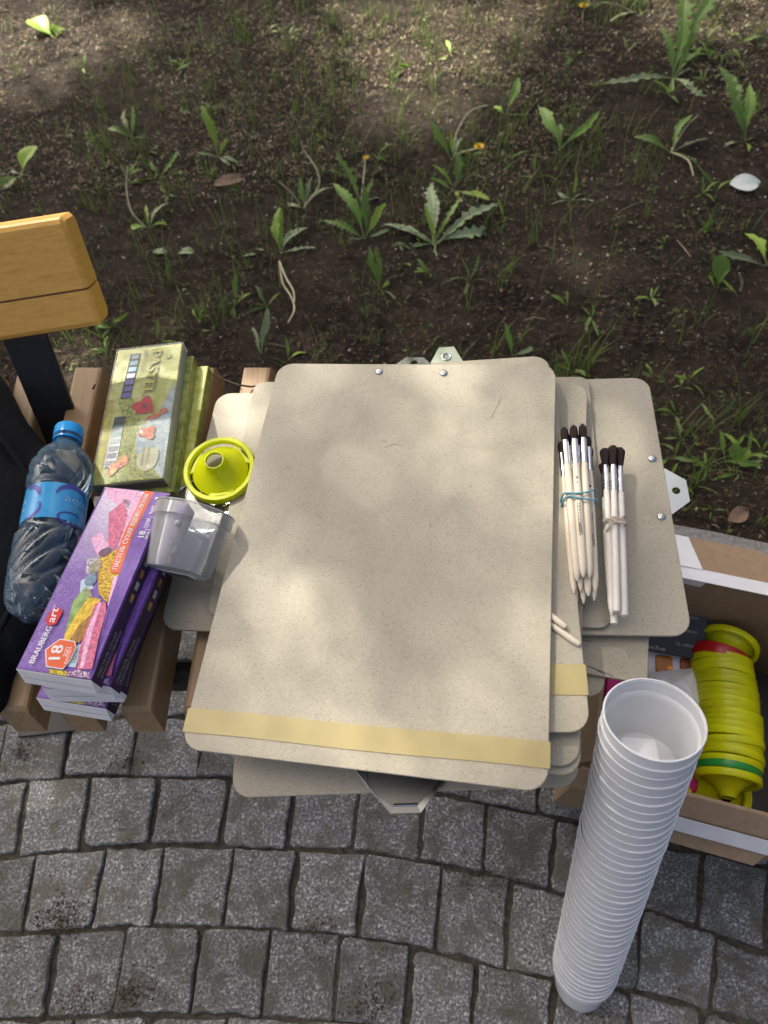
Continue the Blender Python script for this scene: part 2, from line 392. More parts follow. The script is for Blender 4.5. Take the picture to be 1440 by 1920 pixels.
def blob(cx, cy, rx, ry, n=18, wob=.12, rot=0, seed=0):
    r = random.Random(seed); ph = [r.uniform(0, 6.28) for _ in range(3)]; o = []
    for k in range(n):
        a = 2 * PI * k / n; w = 1 + wob * (math.sin(2 * a + ph[0]) * .5 + math.sin(3 * a + ph[1]) * .5 + math.sin(5 * a + ph[2]) * .3)
        x, y = rx * w * math.cos(a), ry * w * math.sin(a); o.append((cx + x * math.cos(rot) - y * math.sin(rot), cy + x * math.sin(rot) + y * math.cos(rot)))
    return o

# ================================================================== SETTING
PC = Vector((-0.68, -2.80))                      # the paving runs in arcs round this point
def pol(r, a): return (PC.x + r * math.sin(a), PC.y + r * math.cos(a))
def ang_of(p): return math.atan2(p[0] - PC.x, p[1] - PC.y)
def rad_of(p): return math.hypot(p[0] - PC.x, p[1] - PC.y)
R_KERB_IN, R_KERB_OUT = 3.512, 3.582

def soil_h(x, y):
    d = max(0, rad_of((x, y)) - R_KERB_OUT)
    h = noise.noise((x * 2.1, y * 2.1, 3.1)) * .022 + noise.noise((x * 7, y * 7, 1.7)) * .010 + noise.noise((x * 24, y * 24, 9.7)) * .008
    return -0.012 + h * min(1, .15 + d * 4) + d * .01
def build_ground():
    mb = MB(); na, nr = 250, 230
    v = []; rs = [R_KERB_OUT - .02 + 4.2 * (i / (nr - 1)) ** 1.35 for i in range(nr)]
    for i in range(nr):
        for k in range(na):
            a = -0.62 + 1.6 * k / (na - 1); x, y = pol(rs[i], a); v.append((x, y, soil_h(x, y) + .0065 * noise.noise((x * 62, y * 62, 0))))
    f = [(i * na + k, i * na + k + 1, (i + 1) * na + k + 1, (i + 1) * na + k) for i in range(nr - 1) for k in range(na - 1)]
    f = [q[::-1] for q in f]
    mb.add(v, f, M['soil'], True)
    # the rest of the ground, to the horizon, a little lower
    g = 24; v = [(lerp(-60, 60, i / g), lerp(-60, 60, j / g), -.09) for j in range(g + 1) for i in range(g + 1)]
    mb.add(v, [(j * (g + 1) + i, j * (g + 1) + i + 1, (j + 1) * (g + 1) + i + 1, (j + 1) * (g + 1) + i) for j in range(g) for i in range(g)], M['soil'])
    tag(mb.obj('ground'), 'dark earth strewn with chips and dry needles behind the bench', None, None, 'structure')
build_ground()

def build_pavement():
    mb = MB(); n = 60
    v = []; f = []
    for r in (1.6, 2.2, 2.8, 3.2, R_KERB_IN + .01):
        for k in range(n + 1):
            a = -0.60 + 1.35 * k / n; x, y = pol(r, a); v.append((x, y, -.0052))
    for i in range(4):
        for k in range(n): f.append((i * (n + 1) + k, (i + 1) * (n + 1) + k, (i + 1) * (n + 1) + k + 1, i * (n + 1) + k + 1))
    f = [q[::-1] for q in f]
    mb.add(v, f, M['joint']); root = mb.obj('pavement')
    tag(root, 'grey granite sett paving laid in arcs in front of the bench', None, None, 'structure')
    B = {1: [(0,1466),(167,1457),(303,1457),(424,1457),(640,1468),(824,1487),(910,1503),(1035,1533),(1225,1580),(1336,1600),(1440,1627)],
         2: [(0,1608),(109,1597),(233,1586),(424,1586),(560,1595),(674,1597),(807,1621),(941,1643.5),(1048,1677),(1199,1698),(1323,1745),(1440,1787)],
         3: [(0,1752),(89,1748),(218,1739),(358,1739),(560,1748),(622,1750),(755,1770),(855,1795),(979,1830),(1169,1856),(1310,1890)],
         4: [(0,1914),(113,1912),(264,1904),(412,1906),(560,1912),(687,1920)]}
    J = {1: ([43,161,288,424,546,668,790,910,1036,1160,1314,1440], 1424), 2: ([56,185,297,428,548,680,820,953,1075,1199,1338,1460], 1523),
         3: ([95,224,367,500,632,765,888,1037,1180,1314,1450], 1671), 4: ([128,268,411,555,683,838,980,1125,1165,1306,1440], 1826),
         5: ([113,259,420,565,700,845,990,1140], 1930)}
    def rf(k):
        if k in B:
            pr = sorted((ang_of(at(u, w, 0)), rad_of(at(u, w, 0))) for u, w in B[k]); xs = [p[0] for p in pr]; ys = [p[1] for p in pr]
            return lambda a: float(np.interp(a, xs, ys))
        if k < 1:
            g = rf(1); o = (1 - k) * .0955; return lambda a: g(a) + o
        o = (k - 4) * .104; g = rf(4); return lambda a: g(a) - o
    # pixel row at which a joint was measured follows the bend of its row
    def joints(k, a0, a1):
        out = []
        if k in J:
            us, vv = J[k]; o, i = rf(k), rf(k + 1)
            for u in us:
                # walk the pixel column to the middle of the row
                best = min(range(1380, 1990, 4), key=lambda w: abs(rad_of(at(u, w, 0)) - (o(ang_of(at(u, w, 0))) + i(ang_of(at(u, w, 0)))) / 2))
                out.append(ang_of(at(u, best, 0)))
        else: out.append(random.Random(k + 50).uniform(-.02, .02))
        r = random.Random(k * 13 + 5); rr = (rf(k)(.1) + rf(k + 1)(.1)) / 2
        while out[-1] < a1: out.append(out[-1] + r.uniform(.098, .118) / rr)
        while out[0] > a0: out.insert(0, out[0] - r.uniform(.098, .118) / rr)
        return out
    r = random.Random(3)
    for k in range(-3, 9):
        o, i = rf(k), rf(k + 1)
        js = joints(k, -.30 if k < 6 else -.2, .50)
        for q in range(len(js) - 1):
            a, b = js[q], js[q + 1]; g = r.uniform(.0008, .0034); gr = r.uniform(.0008, .0032)
            sk = lambda: r.uniform(-.0022, .0022)
            skew = r.uniform(-.004, .004)
            def P(t, s):
                an = lerp(a, b, t); ro, ri = min(o(an), R_KERB_IN - .004), i(an); p = pol(lerp(ri, ro, s), an + skew * (s - .5) / 3); return Vector(p)
            c = [P(0, 0), P(1, 0), P(1, 1), P(0, 1)]
            if (c[3] - c[0]).length < .03: continue
            ctr = sum(c, Vector((0, 0))) / 4
            ex = (c[1] - c[0] + c[2] - c[3]).normalized(); ey = Vector((-ex.y, ex.x))
            c = [p + ex * (g * (1 if t in (0, 3) else -1) + sk()) + ey * (gr * (1 if t < 2 else -1) + sk()) for t, p in enumerate(c)]
            pts = []
            for t in range(4):                                     # rounded, chipped corners and slightly broken edges
                p, pa, pb = c[t], c[t - 1], c[(t + 1) % 4]; rc = r.choice([.002, .003, .004, .003, .002, .014, .007])
                d1 = (pa - p).normalized(); d2 = (pb - p).normalized()
                pts += [p + d1 * rc, p + d1 * rc * .3 + d2 * rc * .3, p + d2 * rc]
                bite = r.choice([0, 0, 0, .003, .005])
                for w in (.2, .35, .5, .65, .8):
                    m = p.lerp(pb, w); nrm = Vector((-(pb - p).y, (pb - p).x)).normalized(); m += nrm * (r.uniform(-.0008, .0018) + bite * math.sin(PI * w) * r.random()); pts.append(m)
            loc = [(p.x - ctr.x, p.y - ctr.y) for p in pts]
            m2 = MB(); m2.prism(loc, -.05, 0, M['granite'], .0022)
            po = m2.obj('paver', root)
            po.location = (ctr.x, ctr.y, r.uniform(-.003, .003)); po.rotation_euler = (r.uniform(-.02, .02), r.uniform(-.02, .02), 0)
    kb = MB()
    kroot = MB(); v = []; f = []
    for k in range(41):
        a = -.55 + 1.3 * k / 40
        for rr, z in ((R_KERB_IN, -.2), (R_KERB_OUT, -.2)): x, y = pol(rr, a); v.append((x, y, z))
    for k in range(40): f.append((2 * k, 2 * k + 1, 2 * k + 3, 2 * k + 2))
    kr = MB().add(v, f, M['joint']).obj('kerb'); tag(kr, 'grey stone kerb between the paving and the earth', None, None, 'structure')
    a = -.5; r = random.Random(9)
    while a < .70:
        b = a + .118; pts = [pol(lerp(R_KERB_IN, R_KERB_OUT, s), lerp(a + .0008, b - .0008, t)) for s, t in ((0,0),(0,.33),(0,.66),(0,1),(1,1),(1,.66),(1,.33),(1,0))]
        ctr = pol((R_KERB_IN + R_KERB_OUT) / 2, (a + b) / 2)
        so = MB().prism([(p[0] - ctr[0], p[1] - ctr[1]) for p in pts], -.15, .008, M['kerbstone'], .004).obj('kerb_stone', kr); so.location = (ctr[0], ctr[1], r.uniform(-.001, .003)); a = b
build_pavement()
def build_debris():
    r = random.Random(77); V = []; F = []
    spots = [(115, 1720, .022, 260), (250, 1862, .02, 160), (150, 1885, .018, 110), (245, 1430, .016, 90), (700, 1880, .02, 120), (45, 1410, .014, 90), (870, 1640, .02, 60), (1120, 1890, .02, 70), (600, 1740, .016, 60), (940, 1660, .015, 60)]
    pts = []
    for (u, v, sg, n) in spots:
        c = at(u, v, 0); pts += [(c.x + r.gauss(0, sg), c.y + r.gauss(0, sg * .7)) for _ in range(n)]
    pts += [(r.uniform(-.8, .75), r.uniform(-.25, .45)) for _ in range(520)]
    for (x, y) in pts:
        l = r.uniform(.002, .009); w = r.uniform(.0004, .0013); a = r.uniform(0, PI); z = .004 + r.uniform(0, .002); k = len(V)
        dx, dy, nx, ny = math.cos(a) * l / 2, math.sin(a) * l / 2, -math.sin(a) * w, math.cos(a) * w
        V += [(x - dx, y - dy, z), (x + nx, y + ny, z + .0015), (x + dx, y + dy, z), (x - nx, y - ny, z + .0008)]; F.append((k, k + 1, k + 2, k + 3))
    tag(MB().add(V, F, island('paving_crumbs', [(.03, .02, .013), (.07, .05, .03), (.05, .035, .02), (.15, .11, .07)])).obj('debris'), 'crumbs of bark and dry needles scattered on the setts', None, None, 'stuff')
build_debris()

# ------------------------------------------------------------------ litter and grass on the earth (uncountable)
def in_frame_ground(n, seed, rmin=R_KERB_OUT + .005):
    r = random.Random(seed); out = []
    while len(out) < n:
        u, v = r.uniform(-120, 1560), r.uniform(-140, 1080) ** 1.0
        # uniform over the ground rather than over the picture
        x, y = r.uniform(-1.7, 1.9), r.uniform(.45, 3.3)
        if rad_of((x, y)) < rmin: continue
        out.append((x, y))
    return out
def build_litter():
    r = random.Random(21); V = []; F = []
    def chip(x, y, l, w):
        a = r.uniform(0, PI); z = soil_h(x, y) + r.uniform(.000, .004); t = r.uniform(-.5, .5)
        dx, dy = math.cos(a) * l / 2, math.sin(a) * l / 2; nx, ny = -math.sin(a) * w, math.cos(a) * w; dz = t * l / 2; tz = r.uniform(-.5, .5) * w
        k = len(V); b = r.uniform(.0, .3) * l
        V.extend([(x - dx - nx*.5, y - dy - ny*.5, z - dz - tz), (x - dx + nx*.6, y - dy + ny*.6, z - dz + tz), (x + nx, y + ny, z + b + tz), (x - nx, y - ny, z + b - tz), (x + dx + nx*.4, y + dy + ny*.4, z + dz + tz), (x + dx - nx*.3, y + dy - ny*.3, z + dz - tz)])
        F.extend([(k, k + 1, k + 2, k + 3), (k + 3, k + 2, k + 4, k + 5)])
    STRAW = []
    for (x, y) in in_frame_ground(105000, 5):
        d = noise.noise((x * 3.3, y * 3.3, 8)) + .5 * noise.noise((x * 11, y * 11, 2))
        if d < -.05 and r.random() < .30: continue
        q = r.random()
        if y > 1.75 + .5 * noise.noise((x * 1.7, 3, 3)) and noise.noise((x * 2.3, y * 2.3, 31)) > -.25 and r.random() < .9: STRAW.append((x, y))
        chip(x, y, r.uniform(.002, .007) if q < .8 else r.uniform(.007, .016), r.uniform(.0005, .0015) if q < .9 else r.uniform(.0012, .0032))
    for (x, y) in in_frame_ground(420, 6):                      # longer needles and thin twigs
        chip(x, y, r.uniform(.02, .07), r.uniform(.0005, .0014))
    mt = island('dry_chips', [(.016, .011, .008), (.05, .033, .021), (.09, .056, .034), (.028, .022, .014), (.14, .10, .06), (.05, .032, .02), (.19, .145, .085), (.038, .034, .018), (.10, .085, .04), (.06, .04, .026), (.30, .245, .165)])
    tag(MB().add(list(V), list(F), mt).obj('litter'), 'brown bark chips and dry needles covering the earth', None, None, 'stuff')
    V.clear(); F.clear(); V = []; F = []
    # pale straw farther back, its tones raised to brighten the sunlit earth
    def straw(x, y):
        l = r.uniform(.003, .009) if r.random() < .7 else r.uniform(.009, .026); w = r.uniform(.0004, .0017); a = r.uniform(0, PI); z = soil_h(x, y) + r.uniform(.003, .008); k = len(V); dx, dy, nx, ny = math.cos(a) * l / 2, math.sin(a) * l / 2, -math.sin(a) * w, math.cos(a) * w; t = r.uniform(-.3, .3) * l
        V.extend([(x - dx, y - dy, z - t), (x + nx, y + ny, z + .001), (x + dx, y + dy, z + t), (x - nx, y - ny, z + .0004)]); F.append((k, k + 1, k + 2, k + 3))
    for (x, y) in STRAW: straw(x, y)
    tag(MB().add(V, F, island('dry_straw', [(.30, .21, .13), (.44, .34, .22), (.16, .11, .07), (.52, .42, .29), (.34, .29, .13), (.64, .56, .44), (.22, .19, .08), (.12, .085, .055), (.40, .29, .17)])).obj('straw'), 'pale dry straw and moss farther back, toned bright for the sunlit earth', None, None, 'stuff')
    # low moss and tiny seedlings
    V = []; F = []
    for (x, y) in in_frame_ground(2600, 44):
        if noise.noise((x * 2.1 + 5, y * 2.1, 14)) < .02: continue
        for _ in range(r.choice([2, 3, 4, 5])):
            px, py = x + r.gauss(0, .008), y + r.gauss(0, .008); a = r.uniform(0, 6.28); l = r.uniform(.004, .013); w = l * r.uniform(.22, .45); z = soil_h(px, py) + .002; k = len(V); u = r.uniform(.1, .8)
            c, sn = math.cos(a), math.sin(a); V += [(px, py, z), (px + c*l*.5 - sn*w, py + sn*l*.5 + c*w, z + l*u*.5), (px + c*l, py + sn*l, z + l*u), (px + c*l*.5 + sn*w, py + sn*l*.5 - c*w, z + l*u*.5)]; F.append((k, k+1, k+2, k+3))
    tag(MB().add(V, F, island('seedling', [(.05, .09, .02), (.10, .14, .03), (.07, .10, .035), (.14, .15, .04), (.04, .07, .02)], .6, .25)).obj('undergrowth'), 'tiny seedlings and moss specks low on the earth', None, None, 'stuff')
    r = random.Random(22)
    mb = MB(); V = []; F = []
    for (x, y) in in_frame_ground(620, 15):
        s = r.uniform(.0018, .0048); z = soil_h(x, y) + s * .6; k = len(V); a = r.uniform(0, 3)
        for p in ((1,0,0),(0,.7,0),(-1,0,0),(0,-.7,0),(0,0,.6),(0,0,-.6)):
            V.append((x + s * (p[0] * math.cos(a) - p[1] * math.sin(a)), y + s * (p[0] * math.sin(a) + p[1] * math.cos(a)), z + s * p[2]))
        F += [(k+q[0], k+q[1], k+q[2]) for q in ((0,1,4),(1,2,4),(2,3,4),(3,0,4),(1,0,5),(2,1,5),(3,2,5),(0,3,5))]
    tag(mb.add(V, F, island('pale_bits', [(.55, .52, .47), (.35, .31, .26), (.7, .68, .63), (.4, .34, .27)])).obj('pebbles'), 'pale grit and seed husks dotted over the earth', None, None, 'stuff')
build_litter()
def blade(V, F, x, y, z, h, w, a, lean, seg=4):
    k = len(V); dx, dy = math.cos(a), math.sin(a)
    for i in range(seg + 1):
        t = i / seg; off = lean * h * t * t; hh = h * (t - .22 * lean * t * t); ww = w * (1 - t) ** .7 + .0002
        V += [(x + dx * off - dy * ww, y + dy * off + dx * ww, z + hh), (x + dx * off + dy * ww, y + dy * off - dx * ww, z + hh)]
    F += [(k + 2 * i, k + 2 * i + 1, k + 2 * i + 3, k + 2 * i + 2) for i in range(seg)]
M['grass'] = island('grass_blade', [(.07, .15, .024), (.14, .24, .04), (.09, .17, .04), (.20, .25, .06), (.07, .12, .03)], .5, .3)
def build_grass():
    r = random.Random(31); V = []; F = []
    for (x, y) in in_frame_ground(3000, 77):
        d = noise.noise((x * 1.3, y * 1.3, 20))
        if d < -.05 and r.random() < .8: continue
        for _ in range(r.choice([1, 2, 3, 4, 6])):
            px, py = x + r.gauss(0, .012), y + r.gauss(0, .012)
            blade(V, F, px, py, soil_h(px, py) - .003, r.uniform(.03, .10), r.uniform(.0006, .0015), r.uniform(0, 6.28), r.uniform(.05, .9))
    tag(MB().add(V, F, M['grass'], True).obj('grass'), 'thin scattered grass shoots growing from the earth', None, None, 'stuff')
build_grass()

# ------------------------------------------------------------------ plants
def leaf_mesh(name, mt, serr=0, droop=.5, wide=.3, stalk=.15, seed=0, seg=11, lobes=7):
    """a unit-length leaf along +x rising in +z, folded along a pale midrib."""
    r = random.Random(seed); V = []; F = []; n = seg * 2 if serr else seg; cols = 6; V2 = []; F2 = []
    cut = [(r.uniform(.6, 1), r.uniform(.6, 1)) for _ in range(n + 1)]
    for i in range(n + 1):
        t = i / n; z = .42 * t - droop * .55 * t * t
        if t < stalk: w = .016
        else:
            q = (t - stalk) / (1 - stalk); w = wide * .5 * (math.sin(PI * min(1, q ** 1.15 * .985 + .015)) ** .75)
            if i == n: w = .003
        saw = 1 if not serr or t < stalk else (1 - serr * ((q * lobes) % 1.0))
        yo = .085 * t * t * math.sin(seed * 2.3) + .014 * math.sin(t * 9 + seed * 2); rib = .007 * (1 - .7 * t)
        wl, wr = w * saw * (cut[i][0] if serr else 1), w * saw * (cut[i][1] if serr else 1)
        wav = .05 * w * math.sin(t * 17 + seed)
        V += [(t - .04 * (1 - saw), yo - wl, z + wl * .30 + wav), (t, yo - wl * .5, z + wl * .22), (t, yo - rib, z), (t, yo + rib, z), (t, yo + wr * .5, z + wr * .22), (t - .04 * (1 - saw), yo + wr, z + wr * .30 - wav)]
    for i in range(n):
        for c in range(cols - 1):
            a = i * cols + c; q = (a, a + cols, a + cols + 1, a + 1)
            (F2 if c == 2 else F).append(q)
    mb = MB().add(V, F, mt, True); k = mb.m(M['midrib']); mb.f += F2; mb.mi += [k] * len(F2); mb.sm += [True] * len(F2); return mb.mesh(name)
M['midrib'] = leafmat('leaf_midrib', (.20, .26, .10), (.28, .32, .15), .2)
LEAF = {}
for q, (mt, nm) in enumerate((('green_leaf', 'g'), ('pale_leaf', 'p'), ('lime_leaf', 'l'))):
    LEAF[nm + 's'] = [leaf_mesh('leaf', M[mt], .72, .35 + .22 * k, .24, .08, k + q * 10, 14, 6 + k) for k in range(6)]
    LEAF[nm + 'o'] = [leaf_mesh('leaf', M[mt], .28, .25 + .22 * k, .20 + .02 * k, .16, k + q * 10 + 50, 12, 5 + k) for k in range(6)]
    LEAF[nm + 'r'] = [leaf_mesh('leaf', M[mt], 0, .3 + .3 * k, .56, .22, k + q * 10) for k in range(2)]
def plant(name, cat, label, u, v, leaves, stems=(), flower=None, group=None):
    """leaves: (kind, image direction in degrees (0 right, 90 up), length in metres, lift in degrees)"""
    p = at(u, v, 0); p.z = soil_h(p.x, p.y)
    r = random.Random(int(u * 7 + v)); root = thing(name, Matrix.Translation(p), label, cat, group)
    for (kind, az, ln, lift) in leaves:
        o = link('leaf', r.choice(LEAF[kind]), root)
        o.rotation_euler = (r.uniform(-.55, .55), -math.radians(lift - 18), math.radians(az - 3))
        ln *= 1.16 * r.uniform(.85, 1.12); o.scale = (ln, ln, ln)
    for st in stems:                               # pixel paths rising off the ground
        pts = []
        for i, (a, b) in enumerate(st):
            q = at(a, b, .004 + .02 * i); pts.append(q - p)
        sm = []
        for i in range(len(pts) - 1):
            for t in (0, .25, .5, .75):
                p0 = pts[max(0, i - 1)]; p3 = pts[min(len(pts) - 1, i + 2)]; a, b = pts[i], pts[i + 1]
                sm.append(.5 * (2 * a + (b - p0) * t + (2 * p0 - 5 * a + 4 * b - p3) * t * t + (3 * a - p0 - 3 * b + p3) * t ** 3))
        sm.append(pts[-1])
        MB().tube(sm, [.0027 - .0008 * i / len(sm) for i in range(len(sm))], 6, M['stem']).obj('stem', root)
    if flower:
        a, b, z, rad = flower; q = at(a, b, z) - p; V = []; F = []
        for ring, (n, l, el) in enumerate(((18, 1, .25), (14, .75, .7), (9, .45, 1.1))):
            for k in range(n):
                an = 2 * PI * k / n + ring * .2; w = rad * .16; d = Vector((math.cos(an) * math.cos(el), math.sin(an) * math.cos(el), math.sin(el))); s = Vector((-math.sin(an), math.cos(an), 0)) * w
                kk = len(V); c = q; V += [c, c + d * rad * l * .6 + s, c + d * rad * l, c + d * rad * l * .6 - s]; F.append((kk, kk + 1, kk + 2, kk + 3))
        MB().add([tuple(x) for x in V], F, M['yellow_petal']).obj('flower_head', root)
    return root
DA, SP = 'dandelion', 'plant'
plant('dandelion_plant', DA, 'big dandelion rosette with pale jagged leaves spread flat, behind the metal hangers of the clipboards', 815, 452,
      [('ps', 92, .17, 32), ('ps', 22, .20, 12), ('ps', 176, .18, 6), ('ps', 268, .14, 7), ('ps', 142, .18, 14), ('gs', 48, .15, 24), ('ps', 162, .14, 18), ('ls', 105, .09, 48), ('ps', 34, .17, 16), ('ps', 78, .13, 40)])
plant('dandelion_plant', DA, 'dandelion with long upright green leaves just left of the big pale rosette', 684, 440,
      [('go', 118, .14, 50), ('go', 88, .13, 60), ('gs', 150, .10, 35), ('lo', 55, .09, 50), ('ps', 170, .08, 10), ('po', 20, .06, 15)])
plant('dandelion_plant', DA, 'dandelion with one broad bright leaf and long bent stems hanging down towards the bench', 524, 470,
      [('lo', 88, .11, 60), ('lo', 95, .09, 45), ('po', 160, .09, 10), ('po', 55, .09, 40), ('ps', 190, .10, 8), ('ps', 5, .09, 8)],
      [[(524, 490), (530, 530), (545, 555), (552, 580), (540, 605)], [(524, 490), (536, 520), (550, 545), (552, 565)]])
plant('dandelion_plant', DA, 'small plant with two broad green leaves standing in front of the pale rosette', 712, 535,
      [('go', 110, .10, 55), ('go', 88, .085, 60), ('po', 200, .055, 8), ('lo', 40, .04, 20), ('po', -45, .055, 8)])
plant('dandelion_plant', DA, 'dandelion with a white looping flower stalk, behind the broad bright leaf', 570, 385,
      [('go', 95, .075, 60), ('ps', 75, .09, 55), ('ps', 50, .10, 25), ('ps', 150, .08, 20)], [[(570, 388), (597, 350), (594, 318), (572, 285), (564, 265)], [(560, 380), (545, 360), (522, 340)]])
plant('dandelion_plant', DA, 'dandelion with a bare curved stalk beside the top of the wooden backrest', 280, 425,
      [('ls', 95, .07, 55), ('lo', 20, .06, 20), ('lo', 165, .07, 15), ('ps', 60, .09, 40), ('po', 185, .05, 8)], [[(272, 425), (246, 395), (237, 350), (240, 312)]])
plant('dandelion_plant', DA, 'yellow-green seedling with one tall leaf, near the flat brown leaf', 412, 300,
      [('lo', 112, .12, 60), ('lo', 60, .05, 45), ('po', 165, .06, 15), ('po', -20, .06, 10), ('po', -50, .05, 8)])
plant('dandelion_plant', DA, 'dandelion with an open yellow flower and a bent white stalk behind the pale rosette', 848, 292,
      [('go', 128, .10, 50), ('lo', 100, .07, 60), ('po', 60, .06, 50), ('go', 30, .06, 30)],
      [[(850, 285), (856, 250), (880, 210), (915, 197)], [(852, 290), (872, 284), (896, 278)]], (898, 276, .05, .016))
plant('dandelion_plant', DA, 'light green seedling between the yellow flower and the pale rosette', 852, 345,
      [('lo', 130, .08, 45), ('go', 70, .09, 55), ('lo', -80, .05, 30), ('go', 150, .06, 30), ('lo', -35, .09, 15)])
plant('dandelion_plant', DA, 'small plant with three long green leaves fanned out on bare dark earth', 1050, 275,
      [('go', 108, .12, 50), ('go', 82, .07, 55), ('go', 32, .11, 25)])
plant('dandelion_plant', DA, 'tiny star-shaped seedling with pale leaf tips on dark earth', 1074, 372,
      [('lo', 88, .06, 60), ('po', 30, .05, 20), ('po', 150, .05, 20), ('po', -25, .055, 10), ('po', 205, .055, 10), ('po', 265, .04, 10)])
plant('dandelion_plant', DA, 'tallest leafy dandelion near the top right of the earth, with jagged leaves', 1262, 150,
      [('gs', 75, .24, 55), ('gs', 62, .26, 45), ('ps', 20, .20, 10), ('ps', 185, .20, 6), ('gs', 100, .16, 55), ('ps', -60, .12, 10), ('gs', -110, .11, 15), ('gs', 45, .15, 30)],
      [[(1262, 150), (1285, 100), (1288, 50), (1283, 0)]])
plant('dandelion_plant', DA, 'sparse dandelion with thin arching stalks below the tallest leafy dandelion', 1258, 285,
      [('gs', 65, .13, 45), ('go', 140, .09, 30), ('ps', 15, .09, 10), ('gs', -55, .10, 20)], [[(1258, 285), (1285, 240), (1310, 215)], [(1258, 285), (1290, 300), (1300, 330)]])
plant('dandelion_plant', DA, 'upright dandelion with paired green leaves near the right edge of the earth', 1398, 262,
      [('gs', 105, .15, 55), ('go', 80, .12, 60), ('gs', 115, .19, 50), ('ps', 190, .09, 10), ('ps', 15, .09, 15), ('lo', -110, .07, 25)])
plant('dandelion_plant', DA, 'bright leaf cluster cut off by the right edge, above the oval leaf', 1440, 492,
      [('lo', 100, .10, 40), ('po', 155, .10, 15), ('lo', 60, .10, 40)])
plant('sprout', SP, 'single oval dull green leaf on a short stalk near the right edge', 1348, 540, [('gr', 90, .062, 50)])
plant('sprout', SP, 'pale yellow bud on a thin stalk beside the oval leaf', 1388, 545, [('lo', 160, .045, 40)], [[(1388, 545), (1392, 528), (1386, 512)]])
plant('dandelion_plant', DA, 'grey-green curling leaf nearest the bench, just behind the lone end of a slat', 488, 665,
      [('po', 80, .10, 50), ('ps', 100, .07, 40)])
plant('sprout', SP, 'short green leaf behind the back edge of the top clipboard, left of the hangers', 540, 672, [('go', 95, .045, 55), ('lo', 30, .05, 20)])
plant('sprout', SP, 'green leaf standing behind the back edge of the clipboards, right of the hangers', 962, 668, [('go', 115, .065, 55), ('go', 100, .045, 40), ('po', 20, .05, 20)])
plant('sprout', SP, 'pair of round bright leaves near the top left corner', 108, 82, [('lr', 140, .11, 25), ('lr', 100, .08, 20)])
plant('sprout', SP, 'round leaved sprout at the left edge above the wooden backrest', 40, 330, [('lr', 70, .08, 30), ('gr', 230, .07, 15), ('po', 150, .07, 20)])
plant('sprout', SP, 'flat pale two-lobed leaf lying between the backrest and the bent stems', 326, 478, [('pr', 175, .045, 10), ('pr', 5, .05, 10)])
plant('sprout', SP, 'small single green leaf below a bent stalk in the upper middle', 735, 150, [('lo', 30, .04, 20), ('lo', 160, .03, 20)])
plant('dandelion_plant', DA, 'light green dandelion at the top edge with narrow upright leaves', 1196, 30,
      [('lo', 100, .13, 55), ('gs', 70, .12, 55), ('ps', 195, .11, 10), ('ps', -20, .08, 10), ('lo', 85, .10, 60)], [[(1196, 30), (1160, 10), (1120, 6), (1100, 12)]])
plant('dandelion_plant', DA, 'yellow flower on a short stalk at the top edge, left of a light green dandelion', 1092, 38, [('go', 80, .05, 50)], [[(1092, 38), (1093, 20)]], (1094, 12, .03, .018))
plant('dandelion_plant', DA, 'small yellow flower over jagged leaves, between the looping stalk and the pale rosette', 678, 375,
      [('gs', 125, .12, 45), ('gs', 60, .08, 50), ('po', 20, .08, 15)], [[(678, 375), (682, 330), (685, 300)]], (686, 296, .05, .010))
plant('dandelion_plant', DA, 'few narrow green leaves to the right of a bent white stalk in the upper middle', 948, 218,
      [('go', 60, .10, 45), ('lo', 130, .05, 40), ('gs', -20, .07, 10)])
plant('dandelion_plant', DA, 'low dark leaf patch beside the wooden board end, left of the bright upright leaf', 300, 330,
      [('gs', 60, .08, 20), ('go', 120, .07, 30), ('gs', 10, .07, 15), ('gs', 200, .08, 10)])
plant('dandelion_plant', DA, 'leaf tuft half hidden by grass in the upper left', 250, 262, [('go', 70, .08, 45), ('gs', 110, .10, 40), ('po', 0, .05, 15), ('go', 150, .07, 30)])
plant('sprout', SP, 'little leaf pair on the sunlit patch of earth', 848, 118, [('lo', 95, .06, 30), ('lo', 180, .04, 10)])
plant('sprout', SP, 'yellowish leaf lying on the left side of the sunlit patch', 770, 132, [('lo', 165, .06, 8), ('lr', 150, .04, 12)])
plant('sprout', SP, 'green shoot right beside the hanger of the right clipboard', 1385, 870, [('gr', 95, .04, 45), ('lr', 60, .04, 50), ('po', 10, .04, 20)])
